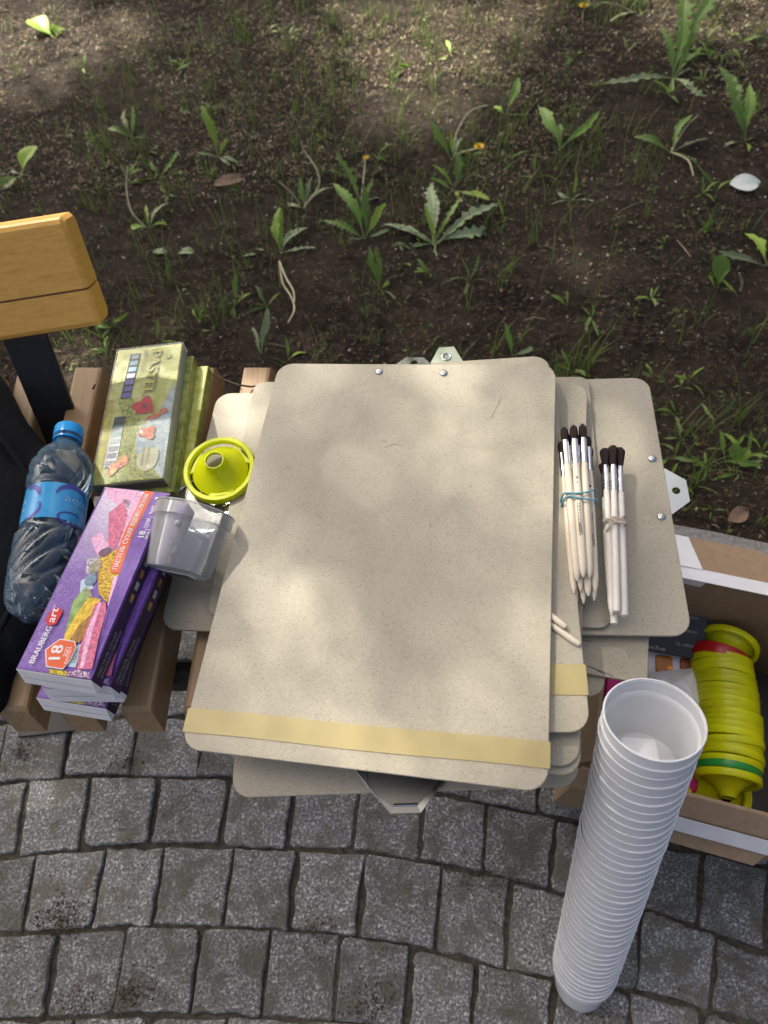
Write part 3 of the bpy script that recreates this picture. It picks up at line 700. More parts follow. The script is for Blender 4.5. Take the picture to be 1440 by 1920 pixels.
for i, (u, v, n, h, lb) in enumerate([(605, 140, 6, .10, 'upright grass tuft between the two upper yellow-lit patches'), (458, 80, 16, .14, 'dense dark grass tuft at the top left of centre'),
        (512, 40, 8, .12, 'sunlit grass tuft at the top edge'), (580, 20, 9, .12, 'bright grass tuft at the top edge right of the sunlit one'), (205, 285, 12, .11, 'loose grass tuft in the upper left, left of the leaf tuft'),
        (700, 75, 5, .09, 'short bright grass tuft at the left rim of the sunlit earth'), (1095, 690, 11, .13, 'arching grass tuft behind the right half of the clipboards'), (1302, 905, 7, .15, 'tall grass stalk beside the right clipboard hanger'),
        (1385, 780, 8, .12, 'leaning grass stalks at the right edge beside the box'), (800, 95, 4, .08, 'thin grass shoots on the sunlit earth'), (920, 660, 5, .08, 'grass shoots behind the hangers'),
        (625, 55, 7, .10, 'grass tuft left of the shaded gap at the top'), (1330, 440, 9, .11, 'bent grass stalks under the white fallen leaf'), (400, 590, 6, .07, 'faint grass shoots right of the backrest end'),
        (870, 320, 8, .10, 'grass blades around the yellow flower'), (1405, 620, 5, .09, 'thin grass at the right edge below the oval leaf'), (130, 640, 5, .06, 'grass shoots under the end of the backrest'), (690, 640, 5, .06, 'short grass shoots behind the top clipboard')]):
    p = at(u, v, 0); p.z = soil_h(p.x, p.y); r = random.Random(i + 400); V = []; F = []
    for _ in range(n + 3): blade(V, F, r.gauss(0, .014), r.gauss(0, .01), -.003, h * r.uniform(.5, 1.1), r.uniform(.0009, .0019), r.uniform(0, 6.28), r.uniform(.05, .75), 5)
    o = MB().add(V, F, M['grass'], True).obj('grass_tuft', None, Matrix.Translation(p)); tag(o, lb, 'grass')
def build_weeds():
    r = random.Random(91); V = []; F = []; src = {}
    spots = []
    for (u, v, sg, n) in [(1330, 90, .16, 13), (1390, 200, .14, 10), (1200, 60, .14, 8), (1330, 430, .10, 8), (1300, 780, .07, 7), (1400, 870, .06, 7), (1260, 880, .05, 4), (900, 330, .12, 8), (640, 330, .14, 8), (300, 250, .16, 11), (120, 200, .15, 8), (480, 60, .16, 8), (760, 470, .10, 6), (420, 560, .09, 6), (1100, 640, .08, 6), (230, 620, .07, 5), (980, 60, .2, 6)]:
        c = at(u, v, 0); spots += [(c.x + r.gauss(0, sg), c.y + r.gauss(0, sg)) for _ in range(n)]
    for (x, y) in spots:
        if rad_of((x, y)) < R_KERB_OUT + .03: continue
        z = soil_h(x, y); sz = r.uniform(.022, .07); a0 = r.uniform(0, 6.28); kind = r.choice(['gs', 'go', 'go', 'lo', 'gs', 'po'])
        for q in range(r.choice([2, 3, 4, 5])):
            me = r.choice(LEAF[kind]); ln = sz * r.uniform(.6, 1.15); xf = Matrix.Translation((x, y, z)) @ Matrix.Rotation(a0 + q * r.uniform(.9, 2.0), 4, 'Z') @ Matrix.Rotation(-r.uniform(-.2, .8), 4, 'Y') @ Matrix.Rotation(r.uniform(-.6, .6), 4, 'X') @ Matrix.Scale(ln, 4)
            k = len(V); V += [tuple(xf @ p.co) for p in me.vertices]; F += [tuple(k + i for i in p.vertices) for p in me.polygons]
    mt = island('weed_leaf', [(.09, .19, .025), (.16, .28, .05), (.12, .22, .04), (.22, .36, .04), (.15, .20, .08), (.08, .15, .03)], .5, .3)
    tag(MB().add(V, F, mt, True).obj('weeds'), 'small tangled weeds scattered between the bigger dandelions', None, None, 'stuff')
build_weeds()
def fallen(u, v, l, w, mt, lb, rot):
    p = at(u, v, 0); p.z = soil_h(p.x, p.y) + .008; V = []; F = []
    for i in range(9):
        t = i / 8; ww = w / 2 * math.sin(PI * min(1, t * .97 + .03)) ** .7; z = .003 * math.sin(t * PI * 1.3)
        V += [(l * (t - .5), -ww, z + .005 - .003 * t), (l * (t - .5), 0, z), (l * (t - .5), ww, z + .002 + .006 * t)]
    for i in range(8): F += [(3 * i, 3 * i + 3, 3 * i + 4, 3 * i + 1), (3 * i + 1, 3 * i + 4, 3 * i + 5, 3 * i + 2)]
    o = MB().add(V, F, mt, True).obj('fallen_leaf', None, Matrix.Translation(p) @ Matrix.Rotation(rot, 4, 'Z') @ Matrix.Rotation(.25, 4, 'X')); tag(o, lb, 'leaf')
fallen(1395, 349, .075, .052, M['silver_leaf'], 'pale silvery fallen leaf near the right edge of the earth', -.1)
fallen(432, 342, .095, .034, M['dry_leaf'], 'flat dry brown leaf on the earth above the broad bright leaf', .3)
fallen(1385, 965, .05, .03, M['dry_leaf'], 'curled dry leaf on the earth beside the kerb', .4)

# ------------------------------------------------------------------ the unseen tree, its crown holes shaped to cast the patches of light
def build_tree():
    Z0 = .5
    def sh(p):                                      # follow the sun's ray from p to the height Z0
        return (p.x + TO_SUN.x * (Z0 - p.z) / TO_SUN.z, p.y + TO_SUN.y * (Z0 - p.z) / TO_SUN.z)
    gaps = []                                       # (centre, radius x, radius y, openness)
    def gap(u, v, z, du, dv, op):
        c = at(u, v, z); a = at(u + du, v, z); b = at(u, v - dv, z); gaps.append((sh(c), (a - c).length, (b - c).length, op))
    gap(790, 105, 0, 165, 125, 1); gap(700, 30, 0, 90, 60, .7); gap(900, 40, 0, 130, 60, .8)
    gap(60, 110, 0, 170, 70, .9); gap(190, 85, 0, 110, 50, .8); gap(20, 20, 0, 120, 60, .8); gap(1330, 30, 0, 170, 50, .8)
    gap(1130, 490, 0, 75, 55, .30); gap(300, 140, 0, 120, 60, .25); gap(560, 90, 0, 60, 60, .35); gap(120, 700, 0, 80, 60, .9)
    gap(265, 760, .53, 130, 160, .45); gap(430, 900, .51, 72, 100, .62); gap(350, 1110, .51, 80, 110, .62); gap(240, 960, .56, 80, 80, .10); gap(150, 1080, .56, 90, 150, .09)
    gap(60, 480, .7, 150, 130, .30); gap(360, 1290, .47, 40, 60, .6); gap(130, 1280, .5, 110, 60, .12); gap(420, 740, .5, 100, 70, .5)
    gap(560, 760, .55, 110, 130, .42); gap(860, 800, .56, 260, 170, .38); gap(500, 1080, .55, 140, 180, .30)
    gap(900, 1180, .55, 230, 220, .26); gap(560, 1280, .55, 230, 170, .32); gap(760, 1400, .55, 330, 90, .28); gap(360, 1010, .55, 55, 75, .40)
    r = random.Random(12); V = []; F = []; nL = 0
    kdark = [((at(640, 790, .55)), .028, .06), (at(560, 900, .55), .05, .05), (at(690, 1010, .55), .07, .04), (at(745, 1120, .55), .04, .06), (at(225, 1000, .565), .045, .065), (at(120, 1180, .565), .05, .06)]
    kd = [(sh(c), a, b) for c, a, b in kdark]
    def openness(x, y):
        o = 0
        for (c, a, b, op) in gaps:
            d = math.hypot((x - c[0]) / a, (y - c[1]) / b); o = max(o, op * max(0, min(1, (1.25 - d) / .5)))
        for (c, a, b) in kd:
            d = math.hypot((x - c[0]) / a, (y - c[1]) / b); o = min(o, max(.035, min(1, (d - .6) * .3)))
        return o
    while nL < 88000:
        x, y = r.uniform(-2.6, 3.0), r.uniform(-1.6, 3.6)
        o = openness(x, y)
        if o > .03 and r.random() < 1 + math.log(o) / 3.7: 
            nL += .6; continue
        fine = .03 < o < .5                         # a spray of small leaves here, so that the light sifts through softly
        for _ in range(6 if fine else 1):
            jx, jy = (x + r.gauss(0, .035), y + r.gauss(0, .035)) if fine else (x, y); k_ = .41 if fine else 1
            t = r.uniform(6.0, 9.0); p = Vector((jx, jy, Z0)) + TO_SUN * t
            u = Vector((r.gauss(0, 1), r.gauss(0, 1), r.gauss(0, .5))).normalized(); w = TO_SUN.cross(u).normalized(); w = (w + Vector((r.gauss(0, .35),) * 3)).normalized()
            l, b = r.uniform(.05, .09) * k_, r.uniform(.018, .032) * k_; k = len(V)
            V += [p - u * l / 2, p - u * l * .1 + w * b, p + u * l / 2, p - u * l * .1 - w * b]; F.append((k, k + 1, k + 2, k + 3))
        nL += 1
    base = Vector((-4.3, 3.4, -.05)); top = Vector((.2, 1.0, .5)) + TO_SUN * 6.2
    root = thing('tree', Matrix.Translation(base), 'tall unseen leafy tree behind the bench to the left, shading it', 'tree')
    mb = MB(); mb.tube([(0, 0, 0), (.05, 0, 1.2), (.0, .1, 2.6), tuple(Vector((-3.6, 3.1, 4.2)) - base), tuple(Vector((-3.8, 3.0, 6.2)) - base)], [.17, .14, .12, .09, .04], 10, M['bark']); mb.obj('trunk', root)
    mb = MB()
    for k in range(14):
        e = Vector((r.uniform(-2.2, 2.2), r.uniform(-1.2, 3.2), Z0)) + TO_SUN * r.uniform(8.0, 8.9); s = Vector((-3.65, 3.08, r.uniform(3.6, 5.5)))
        m = s.lerp(e, .5) + Vector((0, 0, .5)); mb.tube([tuple(s - base), tuple(m - base), tuple(e - base)], [.04, .022, .006], 6, M['bark'])
    o = mb.obj('branches', root); o['kind'] = 'stuff'
    o = MB().add([tuple(q - base) for q in V], F, leafmat('tree_leaf', (.04, .09, .014), (.09, .17, .03), .3)).obj('crown', root); o['kind'] = 'stuff'
build_tree()

# ================================================================== BENCH
SEAT = .475
def build_bench():
    c0 = at(150, 1000, SEAT)
    root = thing('park_bench', Matrix.Translation((c0.x, c0.y, 0)), 'curved wooden park bench with short cross slats and a thick varnished backrest', 'bench')
    inv = Vector((c0.x, c0.y, 0))
    for k in range(-4, 8):
        tr = at(192 + 105.5 * k, 685, SEAT); br = at(49 + 116.7 * k, 1332, SEAT)
        tl = at(192 + 105.5 * k - 52, 685, SEAT); bl = at(49 + 116.7 * k - 58.5, 1332, SEAT)
        if k > 0: tl, bl = tr + (tl - tr) * 1.0, br + (bl - br) * 1.0
        c = (tr + br + tl + bl) / 4; h = .048; d = (br - tr).normalized()
        ex = Vector((1, 0, 0)); out = d * .010                     # saw-cut ends lean out a little at the bottom
        ch = .0045
        def ring(pl, pr, zz, dl): return [pl + Vector((0, 0, zz)) + dl, pr + Vector((0, 0, zz)) + dl]
        side = (br - bl).normalized()
        prof = [(0, -h), (0, -ch), (ch * .3, -ch * .3), (ch, 0), (-ch, 0), (-ch * .3, -ch * .3), (0, -ch), (0, -h)]   # left four then right four
        V = []; n = 8
        ends = [(0, -.0, .0), (1, 0, 0)]
        secs = []
        for (L, Rr, sgn) in ((tl, tr, -1), (bl, br, 1)):
            for inset, drop in (((0, ch), (1, 0)) if sgn < 0 else ((1, 0), (0, ch))):
                sec = []
                for i, (dx, dz) in enumerate(prof):
                    b = L if i < 4 else Rr; off = d * (sgn * (-dz) * .22) - d * (sgn * ch * (1 if inset and True else 0))
                    zz = dz if not (drop and dz > -ch * .9) else dz - drop
                    sec.append(b + side * dx + Vector((0, 0, zz)) + off)
                secs.append(sec)
        V = [tuple(p - c) for s in secs for p in s]; F = []
        for s in range(3):
            for i in range(8): j = (i + 1) % 8; F.append((s * 8 + i, (s + 1) * 8 + i, (s + 1) * 8 + j, s * 8 + j))
        F.append(tuple(range(8))); F.append(tuple(24 + i for i in range(8))[::-1])
        me = MB().add(V, F, M['slat']).mesh('slat'); bm = bmesh.new(); bm.from_mesh(me); bmesh.ops.recalc_face_normals(bm, faces=bm.faces); bm.to_mesh(me); bm.free()
        o = link('slat', me, root); o.location = c - inv
    # steel frame under the slats
    for s in (.12, .88):
        pts = [at(192 + 105.5 * k - 26, 685, SEAT).lerp(at(49 + 116.7 * k - 29, 1332, SEAT), s) for k in range(-4, 8)]
        MB().tube([tuple(p - inv - Vector((0, 0, .066))) for p in pts], .017, 8, M['steel_black']).obj('frame_rail', root)
    for k in (-3, 6):
        p = at(192 + 105.5 * k - 26, 685, SEAT).lerp(at(49 + 116.7 * k - 29, 1332, SEAT), .5); q = p - inv
        MB().box(-.02, .02, -.19, .19, -.082, -.06, M['steel_black'], .002, Matrix.Translation(q)).box(-.02, .02, -.03, .03, -SEAT + .004, -.082, M['steel_black'], .002, Matrix.Translation(q)).box(-.05, .05, -.16, .16, -SEAT + .001, -SEAT + .008, M['steel_black'], .001, Matrix.Translation(q)).obj('leg', root)
    # backrest: two glued planks; right-hand end seen from above
    fb = on(191, 611, (0, .60, 0), Vector((0, 1, 0)))              # bottom front corner of the end
    ft = on(116, 407, (0, .652, 0), Vector((0, 1, 0)))             # top front corner
    up = ft - fb; ln = (on(0, 641, (0, .596, 0), Vector((0, 1, 0))) - fb).normalized()
    lx = -ln; nb = lx.cross(up).normalized()
    if nb.y < 0: nb = -nb
    mw = frame(fb - inv, lx, up - lx * up.dot(lx)); hgt = (up - lx * up.dot(lx)).length; skew = up.dot(lx)
    zdir = (mw.to_3x3() @ Vector((0, 0, 1))).y; s = 1 if zdir > 0 else -1
    TH = .042
    br = link('backrest', None, root, mw)
    split = .36 * hgt
    for nm, y0, y1, x1 in (('plank', 0, split - .0012, 0), ('plank', split + .0012, hgt, 0)):
        mb = MB(); e0 = skew * y0 / hgt; e1 = skew * y1 / hgt; r = .006
        def sec(x_off):
            pts = []
            lo, hi = y0 + (r if y0 == 0 else .0), y1 - (r if y1 == hgt else 0)
            q = [(y0, r), (y0 + r*.3, r*.3), (y0 + r, 0)] if y0 == 0 else [(y0, 0)]
            q += [(y1 - r, 0), (y1 - r*.3, r*.3), (y1, r), (y1, TH - r), (y1 - r*.3, TH - r*.3), (y1 - r, TH)] if y1 == hgt else [(y1, 0), (y1, TH)]
            q += [(y0 + r, TH), (y0, TH - r)] if y0 == 0 else [(y0, TH)]
            return q
        q = sec(0); n = len(q); V = []
        rr = .004
        for (xo, inset) in ((-1.3, 0), (-rr, 0), (0, rr)):
            for (yy, tt) in q:
                cy, ct = (y0 + y1) / 2, TH / 2
                k = 1 if not inset else 1 - .0
                y2 = yy + (inset if yy < cy and y0 == 0 else -inset if yy > cy and y1 == hgt else 0) if inset else yy
                t2 = tt + (inset if tt < ct else -inset) if inset else tt
                V.append((xo + skew * yy / hgt, y2, s * t2))
        F = [(a * n + i, a * n + (i + 1) % n, (a + 1) * n + (i + 1) % n, (a + 1) * n + i) for a in range(2) for i in range(n)] + [tuple(2 * n + i for i in range(n)), tuple(range(n))[::-1]]
        me = mb.add(V, F, M['pine']).mesh(nm); bm = bmesh.new(); bm.from_mesh(me); bmesh.ops.recalc_face_normals(bm, faces=bm.faces); bm.to_mesh(me); bm.free()
        link(nm, me, br)
    MB().box(-1.28, -.003 + skew * .3, split - .0013, split + .0013, min(s*.0015, s*(TH-.002)), max(s*.0015, s*(TH-.002)), M['groove']).obj('groove_shade', br)  # darker wood tone paints the shade in the groove between the planks
    # flat steel bar that carries the backrest, rising out of the gap between two slats
    b0 = at(118, 815, SEAT - .03); b1 = on(48, 640, (0, .64, 0), Vector((0, 1, 0)))
    b2 = b1 + up * .5 + Vector((0, .03, 0)); d0 = Vector((.026, 0, 0)); th = Vector((0, .008, .003))
    V = []
    for p in (b0 - (b1 - b0) * .1, b0, b1, b2):
        p = p - inv; V += [p - d0, p + d0, p + d0 + th, p - d0 + th]
    F = [(a * 4 + i, a * 4 + (i + 1) % 4, (a + 1) * 4 + (i + 1) % 4, (a + 1) * 4 + i) for a in range(3) for i in range(4)] + [(3, 2, 1, 0), (12, 13, 14, 15)]
    MB().add([tuple(p) for p in V], F, M['steel_black']).obj('backrest_bracket', root)
build_bench()

# ================================================================== CLIPBOARDS
NT_TOP = Vector((-.0881, -.0144, .996))
def bplane(t):
    n = Vector((-.03, 0, 1)).lerp(NT_TOP, t).normalized(); return Vector((0, .32, lerp(.489, .549, t))), n
BW, BL, BT = .317, .4416, .0032
def board(label, t, corner, edge, which, w=BW, l=BL, strap=None, r=.018):
    """which: ('BR','right') - corner pixel is that corner of the board and the edge pixel lies along the named side."""
    p0, n = bplane(t); A = on(*corner, p0, n); B = on(*edge, p0, n); e = (B - A).normalized()
    cn, side = which
    if side in ('right', 'left'): ey = e if cn[0] == 'B' else -e; ex = ey.cross(n).normalized()
    else: ex = e if cn[1] == 'L' else -e; ey = n.cross(ex).normalized()
    o = A + ex * (w / 2 if cn[1] == 'L' else -w / 2) + ey * (l / 2 if cn[0] == 'B' else -l / 2) - n * BT
    mw = frame(o, ex, ey)
    root = thing('clipboard', mw, label, 'clipboard', 'pile of hardboard clipboards')
    MB().prism(rrect(w, l, r), 0, BT, M['board'], .0006).obj('board', root)
    if strap:
        y, half = strap; mb = MB(); a = w / 2 + .0012; z = BT + .0008
        mb.add([(-a, y - half, -.0006), (-a, y - half, z), (a, y - half, z), (a, y - half, -.0006), (-a, y + half, -.0006), (-a, y + half, z), (a, y + half, z), (a, y + half, -.0006)],
               [(0, 1, 5, 4), (1, 2, 6, 5), (2, 3, 7, 6), (0, 4, 7, 3), (0, 3, 2, 1), (4, 5, 6, 7)], M['strap']); mb.obj('elastic_strap', root)
    return root, mw, (w, l)
def loc(mw, u, v, n=None):
    """pixel -> board-local x, y on the board's upper face"""
    nn = mw.to_3x3() @ Vector((0, 0, 1)); p = on(u, v, mw.translation + nn * BT, nn); q = mw.inverted() @ p; return q
def screws(root, mw, pix):
    for (u, v) in pix:
        q = loc(mw, u, v); mb = MB(); xf = Matrix.Translation((q.x, q.y, BT + .0001))
        mb.lathe([(.0046, 0), (.0044, .0007), (.0032, .0015), (.0012, .0019), (.0003, .002)], 16, M['zinc'], xf, None, False, True)
        mb.obj('screw', root)
def clip(root, mw_local, side, hole=True, mt=None, up=False, half=.050, tip=.0135, inn=.034, out=.024, rivet=False):
    """a bent sheet metal clip on the board's edge: local frame with +y pointing out over the edge."""
    mt = mt or M['zinc']; c = link('clip', None, root, mw_local); z = BT + .0003 if up else -.0105
    if up:
        o = [(-half, -inn), (-half + .012, -inn + .004), (half - .012, -inn + .004), (half, -inn), (half, -inn + .006), (tip, out), (-tip, out), (-half, -inn + .006)]
        # outer frame: a tapered channel of bent sheet
        inner = [(-.034, -inn + .006), (.034, -inn + .006), (.034, -.004), (.0105, out - .0055), (-.0105, out - .0055), (-.034, -.004)]
        outer = [(-half, -inn), (half, -inn), (half, -inn + .008), (tip, out), (-tip, out), (-half, -inn + .008)]
        V = [(p[0], p[1], zz) for zz in (z, z + .0042) for p in outer] + [(p[0], p[1], zz) for zz in (z + .0036, z + .001) for p in inner]
        F = []; n = 6
        for i in range(n):
            j = (i + 1) % n; F += [(i, j, n + j, n + i), (n + i, n + j, 2 * n + j, 2 * n + i), (2 * n + i, 2 * n + j, 3 * n + j, 3 * n + i)]
        MB().add(V, F, mt).obj('jaw', c)
        MB().prism([(p[0] * .99, p[1]) for p in inner], z + .0002, z + .0024, M['dark_mesh']).obj('grip_plate', c)
        V = []
        MB().tube([(-.0105, out - .0068, z + .0026), (.0105, out - .0068, z + .0026)], .0015, 8, M['zinc']).obj('spring_pin', c)
        for sx in (-1, 1):
            MB().lathe([(.0036, 0), (.0036, .001), (.002, .0018), (.0016, .0006)], 14, M['zinc'], Matrix.Translation((sx * .038, -inn + .010, z + .0040)), None, True, True).obj('rivet', c)
    else:
        MB().prism([(-half, -inn), (half, -inn), (half, -inn + .01), (tip * 1.6, .0), (-tip * 1.6, .0), (-half, -inn + .01)], z, z + .008, mt, .001).obj('jaw', c)
    hz = .0022 if not up else z + .0085
    ho = [(-tip * 2.1, -.004), (tip * 2.1, -.004), (tip * 2.1, .002), (tip * .95, out * .92), (-tip * .95, out * .92), (-tip * 2.1, .002)]
    if hole and not up:
        MB().plate_hole(ho, (0, out * .42), .0042, -hz - .0012, -hz, mt).obj('hanger', c)
    if rivet:
        MB().prism(ho, -hz - .0012, -hz, mt).obj('hanger', c)
        MB().lathe([(.0058, 0), (.0060, .0009), (.0048, .0014), (.0036, .0008), (.0032, .0003)], 20, M['zinc'], Matrix.Translation((0, out * .40, -hz)), None, False, True).obj('rivet', c)
    return c
def edge_frame(mw, u, v, side, wl):
    """frame on the board edge nearest the pixel; +y out of the board"""
    q = loc(mw, u, v); w, l = wl
    if side == 'top': return Matrix.Translation((q.x, l / 2, 0))
    if side == 'bottom': return Matrix.Translation((q.x, -l / 2, 0)) @ Matrix.Rotation(PI, 4, 'Z')
    if side == 'right': return Matrix.Translation((w / 2, q.y, 0)) @ Matrix.Rotation(-PI / 2, 4, 'Z')
    return Matrix.Translation((-w / 2, q.y, 0)) @ Matrix.Rotation(PI / 2, 4, 'Z')

bA, mA, sA = board('bottom clipboard of the pile, its metal clip sticking out over the front edge', .02, (433, 1496), (1088, 1474), ('BL', 'bottom'))
clip(bA, edge_frame(mA, 760, 1486, 'bottom', sA), 'bottom', True, M['zinc_dark'], up=True, out=.018)
bB, mB, sB = board('clipboard low in the pile with a rounded corner showing just above the stacked cups', .12, (1136, 1309), (1133, 1262), ('BR', 'right'), l=.36)
bC, mC, sC = board('scuffed sheet with a square worn corner under the clipboard that carries the brushes', .20, (1214, 1283), (1217, 1195), ('BR', 'right'), r=.003, l=.30)
bD, mD, sD = board('sunlit clipboard on the left side of the pile, under the plastic cup and lime lid', .29, (408, 737), (300, 1174), ('TL', 'left'), w=.405, l=.309)
clip(bD, edge_frame(mD, 352, 945, 'left', sD), 'left', True, M['zinc'], up=True, inn=.050, half=.052)
bE, mE, sE = board('right-hand clipboard with two screw heads and a hanger past its right edge', .38, (1299, 1193), (1215, 703), ('BR', 'right'), w=BL, l=.311)
screws(bE, mE, [(1223, 860), (1240, 969)])
clip(bE, edge_frame(mE, 1262, 915, 'right', sE), 'right', True, M['zinc'])
bF, mF, sF = board('torn-cornered board under the blue-banded brushes, over the right clipboard', .46, (1147, 1178), (1104, 703), ('BR', 'right'), w=.40, l=.305, r=.012)
bG, mG, sG = board('second lowest of the three rounded corners peeking out at the front right of the pile', .55, (1089, 1458), (1089, 1390), ('BR', 'right'), l=.425)
bH, mH, sH = board('uppermost of the three rounded corners peeking out below the strapped board at the front right', .64, (1086, 1442), (1087.5, 1372), ('BR', 'right'), l=.415)
bI, mI, sI = board('clipboard just under the top one, showing a short yellow strap at its right', .85, (1108, 1374), (1047, 770), ('BR', 'right'), l=.404, strap=(-.404 / 2 + .045, .0135))
bJ, mJ, sJ = board('clipboard under the top one, turned so its back corner and green hanger stick out behind', .73, (1028, 666), (840, 678), ('TR', 'top'), w=.30, l=.35)
clip(bJ, edge_frame(mJ, 837, 676, 'top', sJ), 'top', False, M['zinc_green'], rivet=True, out=.030, tip=.0095)
bK, mK, sK = board('topmost clipboard of the pile with a yellow strap across its front end', 1.0, (1027.6, 1487), (1042.6, 684.6), ('BR', 'right'), w=.3205)
screws(bK, mK, [(711, 697), (832, 700)])
clip(bK, edge_frame(mK, 774, 683, 'top', sK), 'top', True, M['zinc'], out=.016, tip=.011)
# the strap of the top board lies a little askew: put it where the photograph has it
def askew_strap(root, mw, wl, pl, pr, half):
    a = loc(mw, *pl); b = loc(mw, *pr); w = wl[0] / 2 + .0012; mb = MB(); z = BT + .0008
    ya = a.y + (b.y - a.y) * (-w - a.x) / (b.x - a.x); yb = a.y + (b.y - a.y) * (w - a.x) / (b.x - a.x)
    n = 12; V = []; F = []
    for i in range(n + 1):
        t = i / n; x = lerp(-w, w, t); y = lerp(ya, yb, t); j = .0006 * math.sin(t * 9)
        V += [(x, y - half + j, z), (x, y + half + j, z + .0002), (x, y + half + j, z - .0008 if 0 < i < n else -.001), (x, y - half + j, z - .0008 if 0 < i < n else -.001)]
    for i in range(n):
        k = 4 * i; F += [(k, k + 4, k + 5, k + 1), (k + 1, k + 5, k + 6, k + 2), (k + 4, k, k + 3, k + 7), (k + 3, k + 2, k + 6, k + 7)]
    F += [(0, 1, 2, 3), (4 * n + 3, 4 * n + 2, 4 * n + 1, 4 * n)]
    mb.add(V, F, M['strap']).obj('elastic_strap', root)
askew_strap(bK, mK, sK, (349, 1350), (1029, 1417), .0105)
# scratches drawn into the top board
def marks(root, mw, segs, w=.00018):
    mb = MB()
    for path in segs:
        for a, b in zip(path[:-1], path[1:]):
            p, q = loc(mw, *a), loc(mw, *b); d = Vector((q.x - p.x, q.y - p.y)).normalized(); n = Vector((-d.y, d.x)) * w
            mb.add([(p.x - n.x, p.y - n.y, BT + .0002), (q.x - n.x, q.y - n.y, BT + .0002), (q.x + n.x, q.y + n.y, BT + .0002), (p.x + n.x, p.y + n.y, BT + .0002)], [(0, 1, 2, 3)], M['black_ink'])
    mb.obj('pencil_mark', root)
marks(bK, mK, [[(940, 746), (932, 762), (921, 784)], [(716, 825), (724, 829)], [(722, 838), (740, 833), (753, 836)], [(806, 980), (808, 990)], [(880, 908), (884, 915)], [(596, 966), (602, 970)], [(640, 1226), (642, 1231)]])
marks(bC, mC, [[(1096, 1201), (1108, 1204)], [(1102, 1249), (1120, 1256), (1150, 1268)], [(1112, 1252), (1135, 1266)]], .0004)

# ================================================================== BRUSHES
def brush(tipend, fe, hb, ht, zs, rad, label, group, mat='handle', flat_end=False, print_=False, splay=1.0, flare=False):
    """pixel positions of handle end, ferrule end, hair start, hair tip, with their heights"""
    z0, z1 = zs
    P = [at(*tipend, z0), at(*fe, lerp(z0, z1, .75)), at(*hb, lerp(z0, z1, .9)), at(*ht, z1)]
    ax = (P[3] - P[0]).normalized(); mw = frame(P[0], ax.cross(Vector((0, 0, 1))).normalized(), Vector((0, 0, 1)))
    mw = Matrix.Translation(P[0]) @ ax.to_track_quat('Z', 'Y').to_matrix().to_4x4()
    L = [(p - P[0]).dot(ax) for p in P]; lh, lb, lt = L[1], L[2], L[3]
    root = thing('paint_brush', mw, label, 'brush', group)
    if flat_end: pr = [(rad * .85, 0), (rad * .95, .001), (rad, lh * .3), (rad * .92, lh * .85), (rad * .85, lh)]
    else: pr = [(.0004, 0), (rad * .35, .0015), (rad * .72, .006), (rad * .92, .014), (rad, lh * .3), (rad * 1.02, lh * .6), (rad * .9, lh * .9), (rad * .84, lh)]
    MB().lathe(pr, 14, M[mat]).obj('handle', root)
    fr = rad * .86; pf = []
    for i in range(13):
        t = i / 12; z = lerp(lh - .001, lb, t); g = .00045 if i in (2, 4) else 0
        pf.append((fr - g + .0002 - t * .0002, z))
    MB().lathe(pf, 14, M['ferrule']).obj('ferrule', root)
    hl = lt - lb; prh = [(fr * .9, lb), (fr * 1.06 * splay, lb + hl * .22), (fr * 1.18 * splay, lb + hl * .5), (fr * 1.05 * splay, lb + hl * .78), (fr * .6 * splay, lb + hl * .93), (fr * .25, lb + hl * .99), (.0003, lb + hl)]
    if flare: prh = [(fr * .9, lb), (fr * 1.25, lb + hl * .3), (fr * 1.6, lb + hl * .65), (fr * 1.75, lb + hl * .85), (fr * 1.3, lb + hl * .98), (.0003, lb + hl * 1.02)]
    MB().lathe(prh, 16, M['hair'], None, lambda r_, z, a: r_ * (1 + .06 * math.sin(a * 7) + .05 * math.sin(a * 13))).obj('hair', root)
    if print_:
        mb = MB(); toc = (mw.inverted().to_3x3() @ (CAM - (P[0] + P[1]) / 2)).normalized(); a0 = math.atan2(toc.y, toc.x)
        def strip(za, zb, wa, wb):
            V = []
            for z in (za, zb):
                rr = np.interp(z, [p[1] for p in pr], [p[0] for p in pr]) + .00015
                for w in (wa, wb): V.append((rr * math.cos(a0 + w), rr * math.sin(a0 + w), z))
            mb.add(V, [(0, 1, 3, 2)], M['black_ink'])
        z = lh * .62; r = random.Random(3)
        for _ in range(22):
            w = r.choice([.0004, .0008, .0011]); strip(z, z - w, -.35, .35); z -= w + r.choice([.0005, .0009])
        for k in range(7): strip(lh * .44 - k * .002, lh * .44 - k * .002 - .0012, -.25, .1)
        for k in range(4): strip(lh * .40 - k * .002, lh * .40 - k * .002 - .0012, .2, .45)
        strip(lh * .86, lh * .84, -.3, .3); strip(lh * .81, lh * .80, -.15, .15)
        mb.obj('printed_mark', root)
    return root, P
ZB = .548
BG1, BG2 = 'paint brushes held by the blue elastic', 'paint brushes held by the beige elastic'
